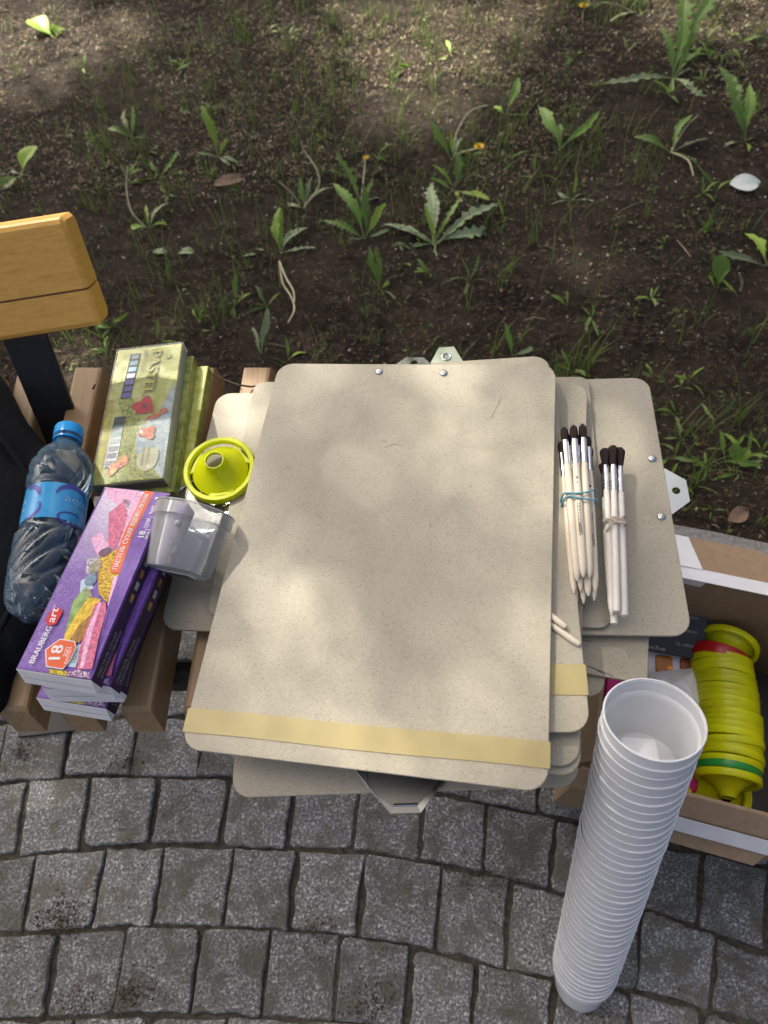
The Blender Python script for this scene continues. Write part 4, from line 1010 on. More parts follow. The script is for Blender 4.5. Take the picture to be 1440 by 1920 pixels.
br_spec = [
 ((1082.7, 1090), (1064.5, 869), (1059, 827), (1057.5, 801), (ZB + .013, ZB + .017), .0042, 'leftmost of the three front brushes in the blue-banded bundle', False),
 ((1094.3, 1083), (1079, 869), (1076.7, 825), (1075, 797), (ZB + .015, ZB + .019), .0042, 'middle of the three front brushes in the blue-banded bundle, with a barcode on its handle', True),
 ((1105.7, 1085), (1093, 867), (1092, 823), (1092, 795), (ZB + .013, ZB + .017), .0042, 'right-hand one of the three front brushes in the blue-banded bundle', False),
 ((1076.7, 1113), (1055, 894), (1053, 851), (1051, 828), (ZB + .006, ZB + .008), .0036, 'thin brush on the far left of the blue-banded bundle, set lower than the front three', False),
 ((1116.7, 1110), (1104, 883), (1101.7, 840), (1102, 818), (ZB + .007, ZB + .009), .0036, 'thin barcoded brush on the right flank of the blue-banded bundle', True),
 ((1089, 1108), (1069, 880), (1067.5, 838), (1067, 815), (ZB + .006, ZB + .010), .0036, 'brush between the left and middle front brushes, its end lower down', False),
 ((1103.3, 1118), (1086, 882), (1085, 838), (1084, 815), (ZB + .006, ZB + .010), .0040, 'stout brush end sticking out below the right front brush', False),
 ((1114, 1126), (1107, 895), (1106, 858), (1106, 838), (ZB + .001, ZB + .003), .0034, 'lowest brush at the right foot of the blue-banded bundle', False),
 ((1080, 1137), (1060, 900), (1057, 862), (1056, 842), (ZB + .000, ZB + .003), .0034, 'brush whose pointed end sticks out farthest at the foot of the blue-banded bundle', False),
 ((1094.5, 1132), (1076, 900), (1073, 862), (1072, 842), (ZB + .000, ZB + .003), .0034, 'brush at the bottom centre of the blue-banded bundle', False),
 ((1075, 1121), (1052, 905), (1050, 868), (1049, 848), (ZB + .000, ZB + .003), .0032, 'hindmost brush at the lower left of the blue-banded bundle', False)]
for a, b, c, d, zs, rad, lb, pm in br_spec: brush(a, b, c, d, zs, rad, lb, BG1, 'handle', False, pm)
ZC = .542
for a, b, c, d, zs, rad, lb, fl in [
 ((1147, 1154), (1139, 917), (1137.5, 874), (1134, 843), (ZC + .006, ZC + .009), .0036, 'pointed brush in front at the left of the beige-banded bundle', False),
 ((1156.5, 1147), (1152, 919), (1150.5, 873), (1149, 838), (ZC + .010, ZC + .013), .0036, 'middle flat-ended brush of the beige-banded bundle', True),
 ((1170.5, 1155), (1162, 922), (1160, 876), (1161, 842), (ZC + .006, ZC + .009), .0040, 'right flat-ended brush of the beige-banded bundle', True),
 ((1151.5, 1170), (1141, 935), (1139, 890), (1136, 866), (ZC, ZC + .002), .0036, 'brush whose flat end sticks out lowest from the beige-banded bundle', True),
 ((1143, 1120), (1134.5, 932), (1133, 890), (1131, 870), (ZC, ZC + .003), .0032, 'hindmost brush at the left of the beige-banded bundle', False)]:
    brush(a, b, c, d, zs, rad, lb, BG2, 'handle_white', fl, False, 1.2, True)
def band(px_l, px_r, z, h, turns, r, mt, label, dy=0.0):
    a, b = at(*px_l, z), at(*px_r, z); c = (a + b) / 2; ex = (b - a) / 2; mb = MB(); n = 40
    along = Vector((0, 0, 1)).cross(ex).normalized()
    for k, (off, tilt) in enumerate(turns):
        path = []
        for i in range(n):
            t = 2 * PI * i / n; x, y = math.cos(t), math.sin(t)
            sx = abs(x) ** .75 * (1 if x > 0 else -1); sy = abs(y) ** .6 * (1 if y > 0 else -1)
            path.append(ex * sx * 1.04 + Vector((0, 0, h * sy)) + along * (off + tilt * x + .002 * math.sin(3 * t + k)))
        mb.tube([tuple(p) for p in path], r, 6, mt, None, True)
    o = mb.obj('elastic_band', None, Matrix.Translation(c)); tag(o, label, 'rubber band')
band((1054, 941), (1115, 939), ZB + .0085, .0135, [(.0035, .0015), (-.0035, -.0015)], .0011, M['band_blue'], 'blue-green elastic wound twice round the larger brush bundle')
band((1134, 987), (1171, 984), ZC + .0065, .0105, [(.003, .001), (.0, -.002), (-.003, .0025), (.0015, -.003)], .0010, M['band_beige'], 'beige elastic wound several times round the smaller brush bundle')
# two loose handles sticking out from under the top board
for (a, b, z, lb) in (((1062, 1177), (985, 1118), .5555, 'shorter loose wooden handle poking out from under the top board'), ((1088, 1210), (985, 1138), .5530, 'longer loose wooden handle poking out from under the top board')):
    p, q = at(*a, z), at(*b, z - .0032); ax = (q - p).normalized(); L = (q - p).length
    o = MB().lathe([(.0006, 0), (.0022, .0008), (.0029, .003), (.0031, .01), (.0031, L)], 12, M['handle']).obj('brush_handle', None, Matrix.Translation(p) @ ax.to_track_quat('Z', 'Y').to_matrix().to_4x4())
    tag(o, lb, 'brush handle', 'loose handles under the top board')

# ================================================================== CUPS AND LIDS
def cup_profile():
    R0, R1, h = .0335, .0405, .068
    out = [(.0006, 0), (R0 - .004, 0), (R0 - .001, .0012), (R0, .004)]
    for i in range(1, 9): t = i / 8; out.append((lerp(R0, R1 - .0020, t), lerp(.004, h - .016, t)))
    out += [(R1 - .0006, h - .0146), (R1 - .0003, h - .0022), (R1 + .0005, h - .0015), (R1 + .0006, h - .0005), (R1 + .0001, h)]
    inn = [(r - .0011, z) for r, z in out[::-1] if z > .004] + [(R0 - .003, .0022), (.0006, .0022)]
    return out + inn
CUPP = cup_profile()
def ordinal(n):
    ones = ['', 'first', 'second', 'third', 'fourth', 'fifth', 'sixth', 'seventh', 'eighth', 'ninth', 'tenth', 'eleventh', 'twelfth', 'thirteenth', 'fourteenth', 'fifteenth', 'sixteenth', 'seventeenth', 'eighteenth', 'nineteenth']
    if n < 20: return ones[n]
    return {2: 'twentieth', 3: 'thirtieth', 4: 'fortieth'}[n // 10] if n % 10 == 0 else {2: 'twenty-', 3: 'thirty-', 4: 'forty-'}[n // 10] + ones[n % 10]
def build_stack():
    top = depth(1226, 1345, .0826 * FPX / 187); bot = at(1087, 1846, .008)
    ax = (top - bot).normalized(); L = (top - bot).length; N = 41; h = .068; pitch = (L - h) / (N - 1)
    q = ax.to_track_quat('Z', 'Y').to_matrix().to_4x4(); me = MB().lathe(CUPP, 40, M['cup'], None, None, False, False).mesh('cup'); r = random.Random(4)
    for i in range(N):
        o = link('plastic_cup', me); o.matrix_world = Matrix.Translation(bot + ax * (pitch * i + (r.uniform(-.0005, .0005) if 0 < i < N - 1 else 0)) + Vector((r.gauss(0, .0002), r.gauss(0, .0002), 0))) @ q @ Matrix.Rotation(r.gauss(0, .0028), 4, 'X') @ Matrix.Rotation(r.gauss(0, .0028), 4, 'Y') @ Matrix.Rotation(r.uniform(0, 6), 4, 'Z')
        lb = ordinal(N - i) + ' cup down from the open end of the tall leaning stack'
        if i == N - 1: lb = 'topmost cup of the tall leaning stack, open and with a white sticker in its bottom'
        elif i == 0: lb = 'lowest cup of the tall leaning stack, standing on the setts'
        elif i == N - 2: lb = 'second cup from the open end of the tall leaning stack'
        elif i == 1: lb = 'second cup from the foot of the tall leaning stack'
        tag(o, lb, 'cup', 'milky cups nested in the tall stack')
        if i == N - 1:
            s = MB(); c = o.matrix_world.inverted() @ at(1205, 1388, .49)
            rot = o.matrix_world.inverted().to_3x3() @ Vector((1, -.12, 0)); a = math.atan2(rot.y, rot.x)
            off = (o.matrix_world.inverted().to_3x3() @ Vector((.003, .013, 0))); xf = Matrix.Translation((off.x, off.y, .0028)) @ Matrix.Rotation(a - .1, 4, 'Z')
            s.prism(rrect(.030, .024, .003, 4), 0, .0002, M['paper'], 0, xf)
            st = s.obj('sticker', o)
            pm = MB()
            for k in range(6): pm.box(-.009, .009 - (k % 3) * .003, -.009 + k * .003, -.0082 + k * .003, .0004, .0005, M['black_ink'], 0, xf)
build_stack()
M['faint_ink'] = plain('faint_ink', (.45, .46, .47), .5)
def build_single_cup():
    zc = .5475
    a = at(366, 962, zc + .004); b = at(333, 1072, zc - .010)
    ax = (a - b).normalized(); q = ax.to_track_quat('Z', 'Y').to_matrix().to_4x4(); h = .068
    mid = (a + b) / 2 - ax * h / 2
    root = thing('plastic_cup', Matrix.Translation(mid) @ q, 'single clear plastic cup lying on its side on the left clipboard', 'cup')
    MB().lathe(CUPP, 48, M['clearcup'], None, None, False, False).obj('cup_wall', root)
    inv = root.matrix_world.inverted(); upv = (inv.to_3x3() @ Vector((0, 0, 1))); an = math.atan2(upv.y, upv.x)
    xf = Matrix.Rotation(an - PI / 2, 4, 'Z') @ Matrix.Rotation(PI, 4, 'Y')
    mb = MB(); mb.prism([(-.016, -.013), (.016, -.013), (.021, .004), (.017, .014), (-.017, .014), (-.021, .004)], .0002, .0005, M['paper'], 0, xf); st = mb.obj('sticker', root)
    mb = MB(); r = random.Random(8)
    for k in range(9):
        x = -.015
        while x < .014:
            w = r.uniform(.001, .003); mb.box(x, x + w, -.011 + k * .0022, -.0098 + k * .0022, .0007, .0008, M['black_ink'], 0, xf); x += w + .0006
    put_text(mb, 'ПОЛИПРОПИЛЕН', -.0155, .0095, 0, .031, .0035, .0009, M['black_ink']) if False else None
    mb.obj('small_print', st)
    # moulded bead on the wall
    tc = (inv @ CAM).normalized(); aa = math.atan2(tc.y, tc.x) - .35
    MB().lathe([(.003, 0), (.0028, .001), (.0015, .0022), (.0003, .0026)], 12, M['clearcup'], Matrix.Rotation(aa, 4, 'Z') @ Matrix.Translation((.0382, 0, .044)) @ Matrix.Rotation(PI / 2, 4, 'Y'), None, False, True).obj('moulded_bead', root)
build_single_cup()
def lid_geo(mb, mt, simple=False):
    n = 44; R = .0412
    mb.lathe([(R - .0015, .0), (R, .0005), (R, .0085), (R - .0012, .0098), (R - .0050, .0098), (R - .0062, .0085), (R - .0062, .0035), (R - .0050, .002), (R - .0015, .002), (R - .0015, 0)], n, mt, None, None, False, False)
def lid_cone(mb, mt):
    mb.lathe([(.0322, .0030), (.0305, .0052), (.024, .0105), (.0165, .0175), (.0118, .023), (.0106, .0285), (.0098, .0285), (.0098, .0235), (.0145, .0175), (.022, .0105), (.029, .005), (.0315, .002), (.0322, .003)], 36, mt, None, None, False, False)
    for k in range(3):
        a = 2 * PI * k / 3 + .5
        V = []
        for rr in (.0305, .0368):
            for s in (-1, 1):
                w = .42 if rr < .031 else .5
                for z in (.0035, .0055): V.append((rr * math.cos(a + s * w), rr * math.sin(a + s * w), z))
        mb.add(V, [(0, 2, 6, 4), (1, 5, 7, 3), (0, 4, 5, 1), (2, 3, 7, 6)], mt)
def build_lids():
    # funnel lid lying on the left clipboard
    p0, n = bplane(.29); c = on(417, 889, p0 + n * .006, n)
    mw = frame(c + n * .0045, (1, .1, .03), (-.1, 1, .0)) @ Matrix.Rotation(math.radians(5), 4, 'X')
    root = thing('funnel_lid', mw, 'lime funnel-shaped cup lid lying on the left clipboard, spout up', 'lid')
    m = MB(); lid_geo(m, M['lid']); m.obj('rim', root); m = MB(); lid_cone(m, M['lid']); m.obj('funnel', root)
    MB().box(-.003, .003, -.0445, -.040, .001, .003, M['lid'], .0005, Matrix.Rotation(2.7, 4, 'Z')).obj('lift_tab', root)
build_lids()

# ================================================================== CARDBOARD BOX AND WHAT IS IN IT
BOXZ = .30
def build_box():
    fl = at(1050, 1446, BOXZ); f1 = at(1280, 1489, BOXZ); f2 = at(1440, 1531, BOXZ); k1 = at(1318, 1084, BOXZ); k2 = at(1440, 1100, BOXZ)
    fd = (f2 - f1).normalized(); lf = Vector((.205, 0, BOXZ)); lf.y = f1.y + (lf.x - f1.x) * fd.y / fd.x
    bd = Vector((-fd.y, fd.x, 0)); dep = (k1 - lf).dot(bd); W = .335
    o = lf.copy(); o.z = .012; mw = frame(o, fd, bd)
    root = thing('cardboard_box', mw, 'open cardboard box on the setts right of the clipboards, flaps folded out', 'box')
    inv = mw.inverted(); H = BOXZ - .012; T = .004
    MB().box(0, W, 0, dep, 0, T, M['card_in']).obj('bottom', root)
    for nm, a in (('front_panel', (0, W, 0, T)), ('back_panel', (0, W, dep - T, dep)), ('side_panel', (0, T, T + .0005, dep - T - .0005)), ('side_panel', (W - T, W, T + .0005, dep - T - .0005))):
        MB().box(*a, T + .0005, H, M['card'], .0004).obj(nm, root)
    def flapq(name, pts, mt=M['card'], th=.0035):
        P = [Vector(p) for p in pts]; n = (P[1] - P[0]).cross(P[3] - P[0]).normalized() * th
        V = [tuple(p) for p in P] + [tuple(p - n) for p in P]
        return MB().add(V, [(0, 1, 2, 3), (7, 6, 5, 4), (0, 4, 5, 1), (1, 5, 6, 2), (2, 6, 7, 3), (3, 7, 4, 0)], mt).obj(name, root)
    def L(u, v, z): return inv @ at(u, v, z)
    # front flap hangs outward; its inside faces up
    g0 = L(1032, 1506, .262); g1 = L(1440, 1548, .262)
    e = .0
    dir_ = Vector((0, -.020, -.022)); ff = flapq('front_flap', [(-.01, -.0005, H), (W, -.0005, H), Vector((W, 0, H)) + dir_, Vector((-.03, 0, H)) + dir_][::-1], M['card'])
    d2 = Vector((0, -.034, -.038)); t0 = Vector((.07, 0, H)) + dir_ * .98; nn = Vector((0, -.0012, .0012))
    flapq('packing_tape', [t0 + nn * 2, Vector((W, 0, H)) + dir_ * .98 + nn * 2, Vector((W, 0, H)) + d2, Vector((.07, 0, H)) + d2][::-1], M['tape'], .0008)
    flapq('outer_flap', [Vector((.02, 0, H)) + dir_ * 1.1 - nn * 4, Vector((.22, 0, H)) + dir_ * 1.1 - nn * 4, Vector((.20, -.046, H - .056)), Vector((.03, -.044, H - .058))][::-1], M['card'])
    # back flap folded out over the setts, edged with white tape
    b0 = L(1268, 1008, BOXZ - .02); b1 = L(1424, 1027, BOXZ - .02); y1 = (b0.y + b1.y) / 2
    xl = L(1290, 1010, BOXZ - .02).x
    flapq('back_flap', [(.02, dep + .0005, H), (W - .005, dep + .0005, H), (b1.x, y1, H - .02), (.02, y1, H - .02)], M['card'])
    flapq('packing_tape', [(.02, dep - .006, H + .0012), (W, dep - .006, H + .0012), (W, dep + .014, H - .0025), (.02, dep + .014, H - .0025)], M['tape'], .0006)
    flapq('packing_tape', [(.02, dep + .013, H - .001), (L(1318, 1084, BOXZ).x, dep + .013, H - .001), (L(1290, 1010, BOXZ - .02).x, y1 - .001, H - .0188), (.02, y1 - .001, H - .0188)], M['tape'], .0006)
    flapq('packing_tape', [(.02, dep - .0052, H + .0008), (L(1325, 1088, BOXZ).x, dep - .0052, H + .0008), (L(1306, 1104, BOXZ - .03).x, dep - .0052, H - .016), (.02, dep - .0052, H - .012)], M['tape'], .0006)
    flapq('side_flap', [(W + .0005, .01, H), (W + .0005, dep - .01, H), (W + .022, dep, H + .085), (W + .022, .0, H + .085)][::-1], M['card'])
    # left flap hangs outside on the left
    flapq('side_flap', [(-.0005, .01, H), (-.0005, dep - .01, H), (-.035, dep - .01, H - .09), (-.035, .01, H - .09)], M['card'])
    return mw, W, dep
BXW, BXD = None, None
mwBox, BXW, BXD = build_box()

def lid_stack():
    a = at(1350, 1228, .165); b = at(1352, 1455, .165); ax = (b - a).normalized(); L = (b - a).length
    q = ax.to_track_quat('Z', 'Y').to_matrix().to_4x4()
    mb = MB(); lid_geo(mb, M['lid']); lid_cone(mb, M['lid']); me = mb.mesh('lid')
    mr = me.copy(); mr.materials.clear(); mr.materials.append(M['lid_red']); mg = me.copy(); mg.materials.clear(); mg.materials.append(M['lid_green'])
    r = random.Random(6); N = 20
    for i in range(N):
        t = i / (N - 1); c = a.lerp(b, t) + Vector((.012 * math.sin(t * 2.4) + r.gauss(0, .0008), 0, r.gauss(0, .0006)))
        kind = 'red' if i == 0 else 'green' if i == N - 2 else 'lime'
        o = link('funnel_lid', {'red': mr, 'green': mg, 'lime': me}[kind]); tl = -.22 if i == 0 else r.gauss(0, .025)
        o.matrix_world = Matrix.Translation(c) @ q @ Matrix.Rotation(tl, 4, 'Y') @ Matrix.Rotation(r.gauss(0, .03), 4, 'X') @ Matrix.Rotation(r.uniform(0, 6), 4, 'Z')
        lb = ordinal(i) + ' lime lid counted from the red one in the row of lids in the box' if i else ''
        if kind == 'red': o.matrix_world = o.matrix_world @ Matrix.Scale(1.7, 4, (0, 0, 1)); lb = 'red lid at the back end of the row of lids in the box'
        if kind == 'green': lb = 'green lid near the front end of the row of lids in the box'
        if i == N - 1: lb = 'lime lid in front of the green one, last of the row in the box'
        tag(o, lb, 'lid', 'lids nested in a row in the cardboard box')
    # one lime lid leaning behind the red one, two lying flat in front
    o = link('funnel_lid', me); o.matrix_world = Matrix.Translation(at(1366, 1206, .17)) @ (ax + Vector((-.45, -.1, .25))).to_track_quat('Z', 'Y').to_matrix().to_4x4(); tag(o, 'lime lid leaning behind the red lid at the back of the row', 'lid')
    for (z, dx, lb) in ((.128, 0, 'upper lime lid lying flat at the front of the box, its funnel pointing up'), (.118, .004, 'lower lime lid lying flat at the front of the box')):
        o = link('funnel_lid', me); p = at(1342, 1488, z + .004); o.matrix_world = Matrix.Translation(p + Vector((dx, 0, 0))) @ Matrix.Rotation(.25, 4, 'X'); tag(o, lb, 'lid')
lid_stack()
M['black_box'] = plain('black_printed_card', (.012, .012, .014), .35, 0, .25, 50)
M['magenta'] = plastic('magenta_plastic', (.55, .005, .16), .4)
M['pan_orange'] = plastic('orange_pan', (.60, .20, .008), .25); M['pan_yellow'] = plastic('yellow_pan', (.70, .45, .01), .25); M['pan_rust'] = plastic('rust_pan', (.33, .09, .02), .25)
M['grey_print'] = plain('grey_print', (.36, .37, .37), .5)
def box_contents():
    # black carton standing against the back left, printed with colour counts
    p = at(1240, 1225, .17); mw = frame(p, at(1300, 1236, .17) - p, Vector((-.1, 1, .35)))
    root = thing('paint_carton', mw, 'black printed paint carton inside the cardboard box', 'carton')
    MB().box(-.09, .058, 0, .165, -.02, 0, M['black_box'], .001).obj('carton_body', root)
    mb = MB()
    for k in range(7): put_text(mb, '12 colors', .018, .016 + k * .0205, 0, .027, .0048, .0003, M['grey_print'])
    mb.obj('lettering', root); mb = MB(); put_text(mb, 'gouache', -.045, .004, 0, .05, .006, .0003, M['grey_print']); mb.obj('lettering', root)
    p = at(1352, 1190, .175); mw = frame(p, (1, -.2, 0), Vector((-.1, 1, .45)))
    root = thing('paint_carton', mw, 'black carton with grey pictures beside the rear carton wall, behind the lids', 'carton')
    MB().box(-.022, .022, .0, .115, -.015, 0, M['black_box'], .001).obj('carton_body', root)
    mb = MB(); flat(mb, [(-.018, .066), (.012, .07), (.014, .08), (-.018, .078)], .0003, M['grey_print']); flat(mb, [(-.016, .05), (-.004, .054), (-.002, .062), (-.016, .062)], .0003, M['grey_print'])
    flat(mb, [(-.016, .042), (.014, .044), (.014, .0455), (-.016, .0435)], .0003, M['grey_print']); flat(mb, [(-.016, .024), (.014, .026), (.014, .0275), (-.016, .0255)], .0003, M['grey_print']); mb.obj('printed_picture', root)
    # white watercolour set
    p = at(1215, 1262, .15); mw = frame(p, at(1300, 1272, .15) - p, Vector((-.1, 1, .12)))
    root = thing('watercolour_set', mw, 'white watercolour set with yellow, orange and rust pans in the cardboard box', 'paint set')
    MB().prism(rrect(.20, .050, .006, 4, .02, .012), -.012, 0, M['white'], .001).obj('tray', root)
    for x, mt in ((-.012, 'pan_yellow'), (.0225, 'pan_orange'), (.057, 'pan_rust'), (-.047, 'pan_yellow'), (.092, 'pan_rust')):
        MB().prism(rrect(.024, .028, .005, 4, x, .014), .0003, .0025, M[mt], .001).obj('paint_pan', root)
    # white crumpled bag
    p = at(1272, 1295, .17); V = []; F = []; n = 14
    for i in range(n + 1):
        for k in range(n + 1):
            x, y = (i / n - .5) * .075, (k / n - .5) * .065; d = max(abs(x) / .0375, abs(y) / .0325)
            z = .022 * (1 - d ** 2) + .008 * noise.noise((x * 60, y * 60, 3)); V.append((x, y, z - .01))
    F = [(i * (n + 1) + k, (i + 1) * (n + 1) + k, (i + 1) * (n + 1) + k + 1, i * (n + 1) + k + 1) for i in range(n) for k in range(n)]
    o = MB().add(V, F, M['white'], True).obj('plastic_bag', None, Matrix.Translation(p)); tag(o, 'crumpled white plastic bag between the lids and the stacked cups', 'bag')
    for (u, v, z, w, l, lb) in ((1150, 1292, .20, .022, .10, 'magenta strip of packaging beside the stacked cups, below the scuffed board'), (1278, 1448, .15, .045, .05, 'magenta plastic piece in the front left of the cardboard box')):
        p = at(u, v, z); o = MB().prism(rrect(w, l, .008, 4), -.012, 0, M['magenta'], .003).obj('plastic_packaging', None, Matrix.Translation(p) @ Matrix.Rotation(-.25, 4, 'Z') @ Matrix.Rotation(.3, 4, 'X')); tag(o, lb, 'packaging')
    # cartons that fill the bottom of the box
    inv = mwBox
    root = thing('paint_carton', mwBox @ Matrix.Translation((.012, .012, .005)), 'large dark carton lying under everything in the cardboard box', 'carton')
    MB().box(0, .27, 0, .235, 0, .085, M['black_box'], .001).obj('carton_body', root)
box_contents()

# ================================================================== BLACK BAG, BOTTLE
def build_bag():
    # soft black cloth bag slumped over the left of the bench
    cs = [(-260, 700), (-60, 700), (0, 705), (50, 790), (95, 845), (150, 900), (178, 960), (170, 1060), (120, 1150), (60, 1230), (28, 1262), (0, 1335), (-80, 1345), (-260, 1345)]
    P = [at(u, v, SEAT + .004) for u, v in cs]; c = sum(P, Vector()) / len(P)
    n = len(P); rings = [(1.0, 0), (1.005, .006), (.985, .014), (.90, .024), (.72, .035), (.45, .05), (.15, .055)]
    V = []; F = []; m = 84
    def outline(t):
        x = t * n; i = int(x) % n; f = x - int(x); a, b, c_, d = (P[(i + k - 1) % n] for k in range(4))
        return .5 * (2 * b + (c_ - a) * f + (2 * a - 5 * b + 4 * c_ - d) * f * f + (3 * b - a - 3 * c_ + d) * f ** 3)
    for (s, h) in rings:
        for k in range(m):
            p = outline(k / m); q = c.lerp(p, s); z = SEAT + .002 + h * (1 + max(0, (-.42 - q.x)) * 2.2)
            w = noise.noise((q.x * 14, q.y * 14, 2)) * .010 + abs(noise.noise((q.x * 30 + q.y * 12, q.y * 20, 5))) * .008
            V.append((q.x - c.x, q.y - c.y, z + (w * min(1, h / .02)) - SEAT))
    for i in range(len(rings) - 1):
        for k in range(m): j = (k + 1) % m; F.append((i * m + k, i * m + j, (i + 1) * m + j, (i + 1) * m + k))
    F.append(tuple((len(rings) - 1) * m + k for k in range(m)))
    me = MB().add(V, F, M['cloth'], True).mesh('cloth_bag'); bm = bmesh.new(); bm.from_mesh(me); bmesh.ops.recalc_face_normals(bm, faces=bm.faces); bm.to_mesh(me); bm.free()
    root = link('cloth_bag', me, None, Matrix.Translation((c.x, c.y, SEAT))); tag(root, 'black soft cloth bag slumped at the left end of the bench', 'bag')
    MB().tube([tuple(at(u, v, SEAT + .045 + .01 * (i % 2)) - root.location) for i, (u, v) in enumerate([(-60, 760), (10, 830), (60, 900), (80, 990), (50, 1090), (0, 1180), (-70, 1230)])], .0035, 8, M['cloth']).obj('seam', root)
build_bag()
def bottle_mats():
    t = NT('bottle_water'); t.t.nodes.remove(t.b)
    tr = t.n('ShaderNodeBsdfTransparent'); tr.inputs[0].default_value = (.80, .90, .96, 1)
    tl = t.n('ShaderNodeBsdfTranslucent'); tl.inputs[0].default_value = (.10, .32, .62, 1); df = t.n('ShaderNodeBsdfDiffuse'); df.inputs[0].default_value = (.20, .36, .50, 1)
    md = t.n('ShaderNodeMixShader'); md.inputs[0].default_value = .5; t.l(tl.outputs[0], md.inputs[1]); t.l(df.outputs[0], md.inputs[2])
    lw = t.n('ShaderNodeLayerWeight'); lw.inputs[0].default_value = .45; m1 = t.n('ShaderNodeMixShader')
    t.l(t.ramp(lw.outputs['Facing'], (.20, (.20, .20, .20)), (.90, (.80, .80, .80))), m1.inputs[0]); t.l(tr.outputs[0], m1.inputs[1]); t.l(md.outputs[0], m1.inputs[2])
    gl = t.n('ShaderNodeBsdfGlossy'); gl.inputs['Roughness'].default_value = .06; fr = t.n('ShaderNodeFresnel'); fr.inputs[0].default_value = 1.6; m2 = t.n('ShaderNodeMixShader')
    t.l(fr.outputs[0], m2.inputs[0]); t.l(m1.outputs[0], m2.inputs[1]); t.l(gl.outputs[0], m2.inputs[2]); t.l(m2.outputs[0], t.out.inputs[0])
    M['bottle'] = t.m
    M['cap'] = plastic('blue_cap', (.01, .36, .86), .3, transl=.1)
    t = NT('blue_label'); f = t.noise(t.co(), 30, 2)
    t.set(Base_Color=t.ramp(f, (.3, (.035, .32, .66)), (.7, (.07, .42, .76))), Roughness=.25); M['label'] = t.m
    M['label_dark'] = plastic('label_violet', (.06, .07, .36), .3); M['label_pale'] = plastic('label_pale_print', (.30, .58, .80), .3)
bottle_mats()
def build_bottle():
    zb = SEAT + .05
    a = at(131, 803, zb + .012); b = at(68, 1158, zb + .012); ax = (a - b).normalized(); L = (a - b).length
    mw = Matrix.Translation(b) @ ax.to_track_quat('Z', 'Y').to_matrix().to_4x4()
    root = thing('water_bottle', mw, 'clear half-litre water bottle with blue cap and blue label lying on the black bag', 'bottle')
    k = L / .232; R = .0325
    def prof(z):
        pts = [(0, .020), (.004, .026), (.012, .0305), (.022, R), (.085, R), (.092, R - .002), (.096, R - .0018), (.138, R - .0018), (.141, R - .002), (.147, R), (.165, R + .0004), (.180, .0305), (.192, .0255), (.201, .0185), (.206, .0145), (.2075, .0130), (.213, .0128), (.214, .0158), (.2165, .0158), (.217, .0128), (.220, .0126)]
        return float(np.interp(z, [p[0] for p in pts], [p[1] for p in pts]))
    zs = list(np.linspace(0, .206, 130)) + [.2075, .213, .214, .2165, .217, .220]
    def fn(r, z, a_):
        z = z / k
        if .147 < z < .196: r += .0016 * (abs(math.sin(4 * a_ + z * 120)) ** .6 - .5) * 2 * math.sin((z - .147) / .049 * PI)          # swirling facets on the shoulder
        if .026 < z < .086: r += .0015 * (abs(math.sin(3.5 * a_ - z * 125)) ** .6 - .5) * 2 * (1 if z > .035 else .3)
        if z < .024: r *= 1 - .28 * (1 - z / .024) * (.5 + .5 * math.cos(5 * a_))                                # five-lobed foot
        return r
    MB().lathe([(prof(z) * 1.0, z * k) for z in zs], 112, M['bottle'], None, fn, True, True).obj('bottle_body', root)
    cap = MB(); cap.lathe([(.0155, .2175), (.0160, .218), (.0160, .2185), (.0158, .229), (.0150, .2312), (.0125, .2318)], 60, M['cap'], Matrix.Scale(k, 4, (0, 0, 1)), lambda r, z, a_: r * (1 + (.008 * math.sin(30 * a_) if .2188 < z < .229 else 0)))
    cap.lathe([(.0150, .2112), (.0156, .2116), (.0156, .2135), (.0150, .2139)], 40, M['cap'], Matrix.Scale(k, 4, (0, 0, 1))); cap.obj('cap', root)
    inv = mw.inverted(); tc = inv @ CAM; a0 = math.atan2(tc.y, tc.x)
    lab = MB(); rl = R - .0012
    def patch(mb, pts, off, mt):                       # pts: (arc metres, z)
        V = [((rl + off) * math.cos(a0 + s / rl), (rl + off) * math.sin(a0 + s / rl), z) for s, z in pts]; mb.add(V, [tuple(range(len(V)))], mt, True)
    n = 60; V = []
    for zz in (.096 * k, .1385 * k):
        for i in range(n): V.append((rl * math.cos(2 * PI * i / n), rl * math.sin(2 * PI * i / n), zz))
    lab.add(V, [(i, (i + 1) % n, n + (i + 1) % n, n + i) for i in range(n)], M['label'], True); lo = lab.obj('label', root)
    pr = MB()
    def ribbon(cx, cz, rx, rz, t0, t1, w, mt, off=.0003):
        for i in range(16):
            ta, tb = lerp(t0, t1, i / 16), lerp(t0, t1, (i + 1) / 16); wa, wb = (w * math.sin(PI * (.1 + .8 * q)) for q in (i / 16, (i + 1) / 16))
            patch(pr, [(cx + (rx + wa) * math.cos(ta), cz + (rz + wa) * math.sin(ta)), (cx + (rx - wa) * math.cos(ta), cz + (rz - wa) * math.sin(ta)), (cx + (rx - wb) * math.cos(tb), cz + (rz - wb) * math.sin(tb)), (cx + (rx + wb) * math.cos(tb), cz + (rz + wb) * math.sin(tb))][::-1], off, mt)
    zc = .117 * k
    ribbon(.016, zc + .006, .018, .014, .3, 3.0, .003, M['label_dark']); ribbon(-.034, zc + .006, .016, .013, .0, 1.7, .003, M['label_dark'])
    ribbon(.018, zc - .018, .015, .007, .6, 6.4, .0012, M['label_dark']); ribbon(-.028, zc - .008, .013, .012, -1.9, .5, .002, M['label_dark'])
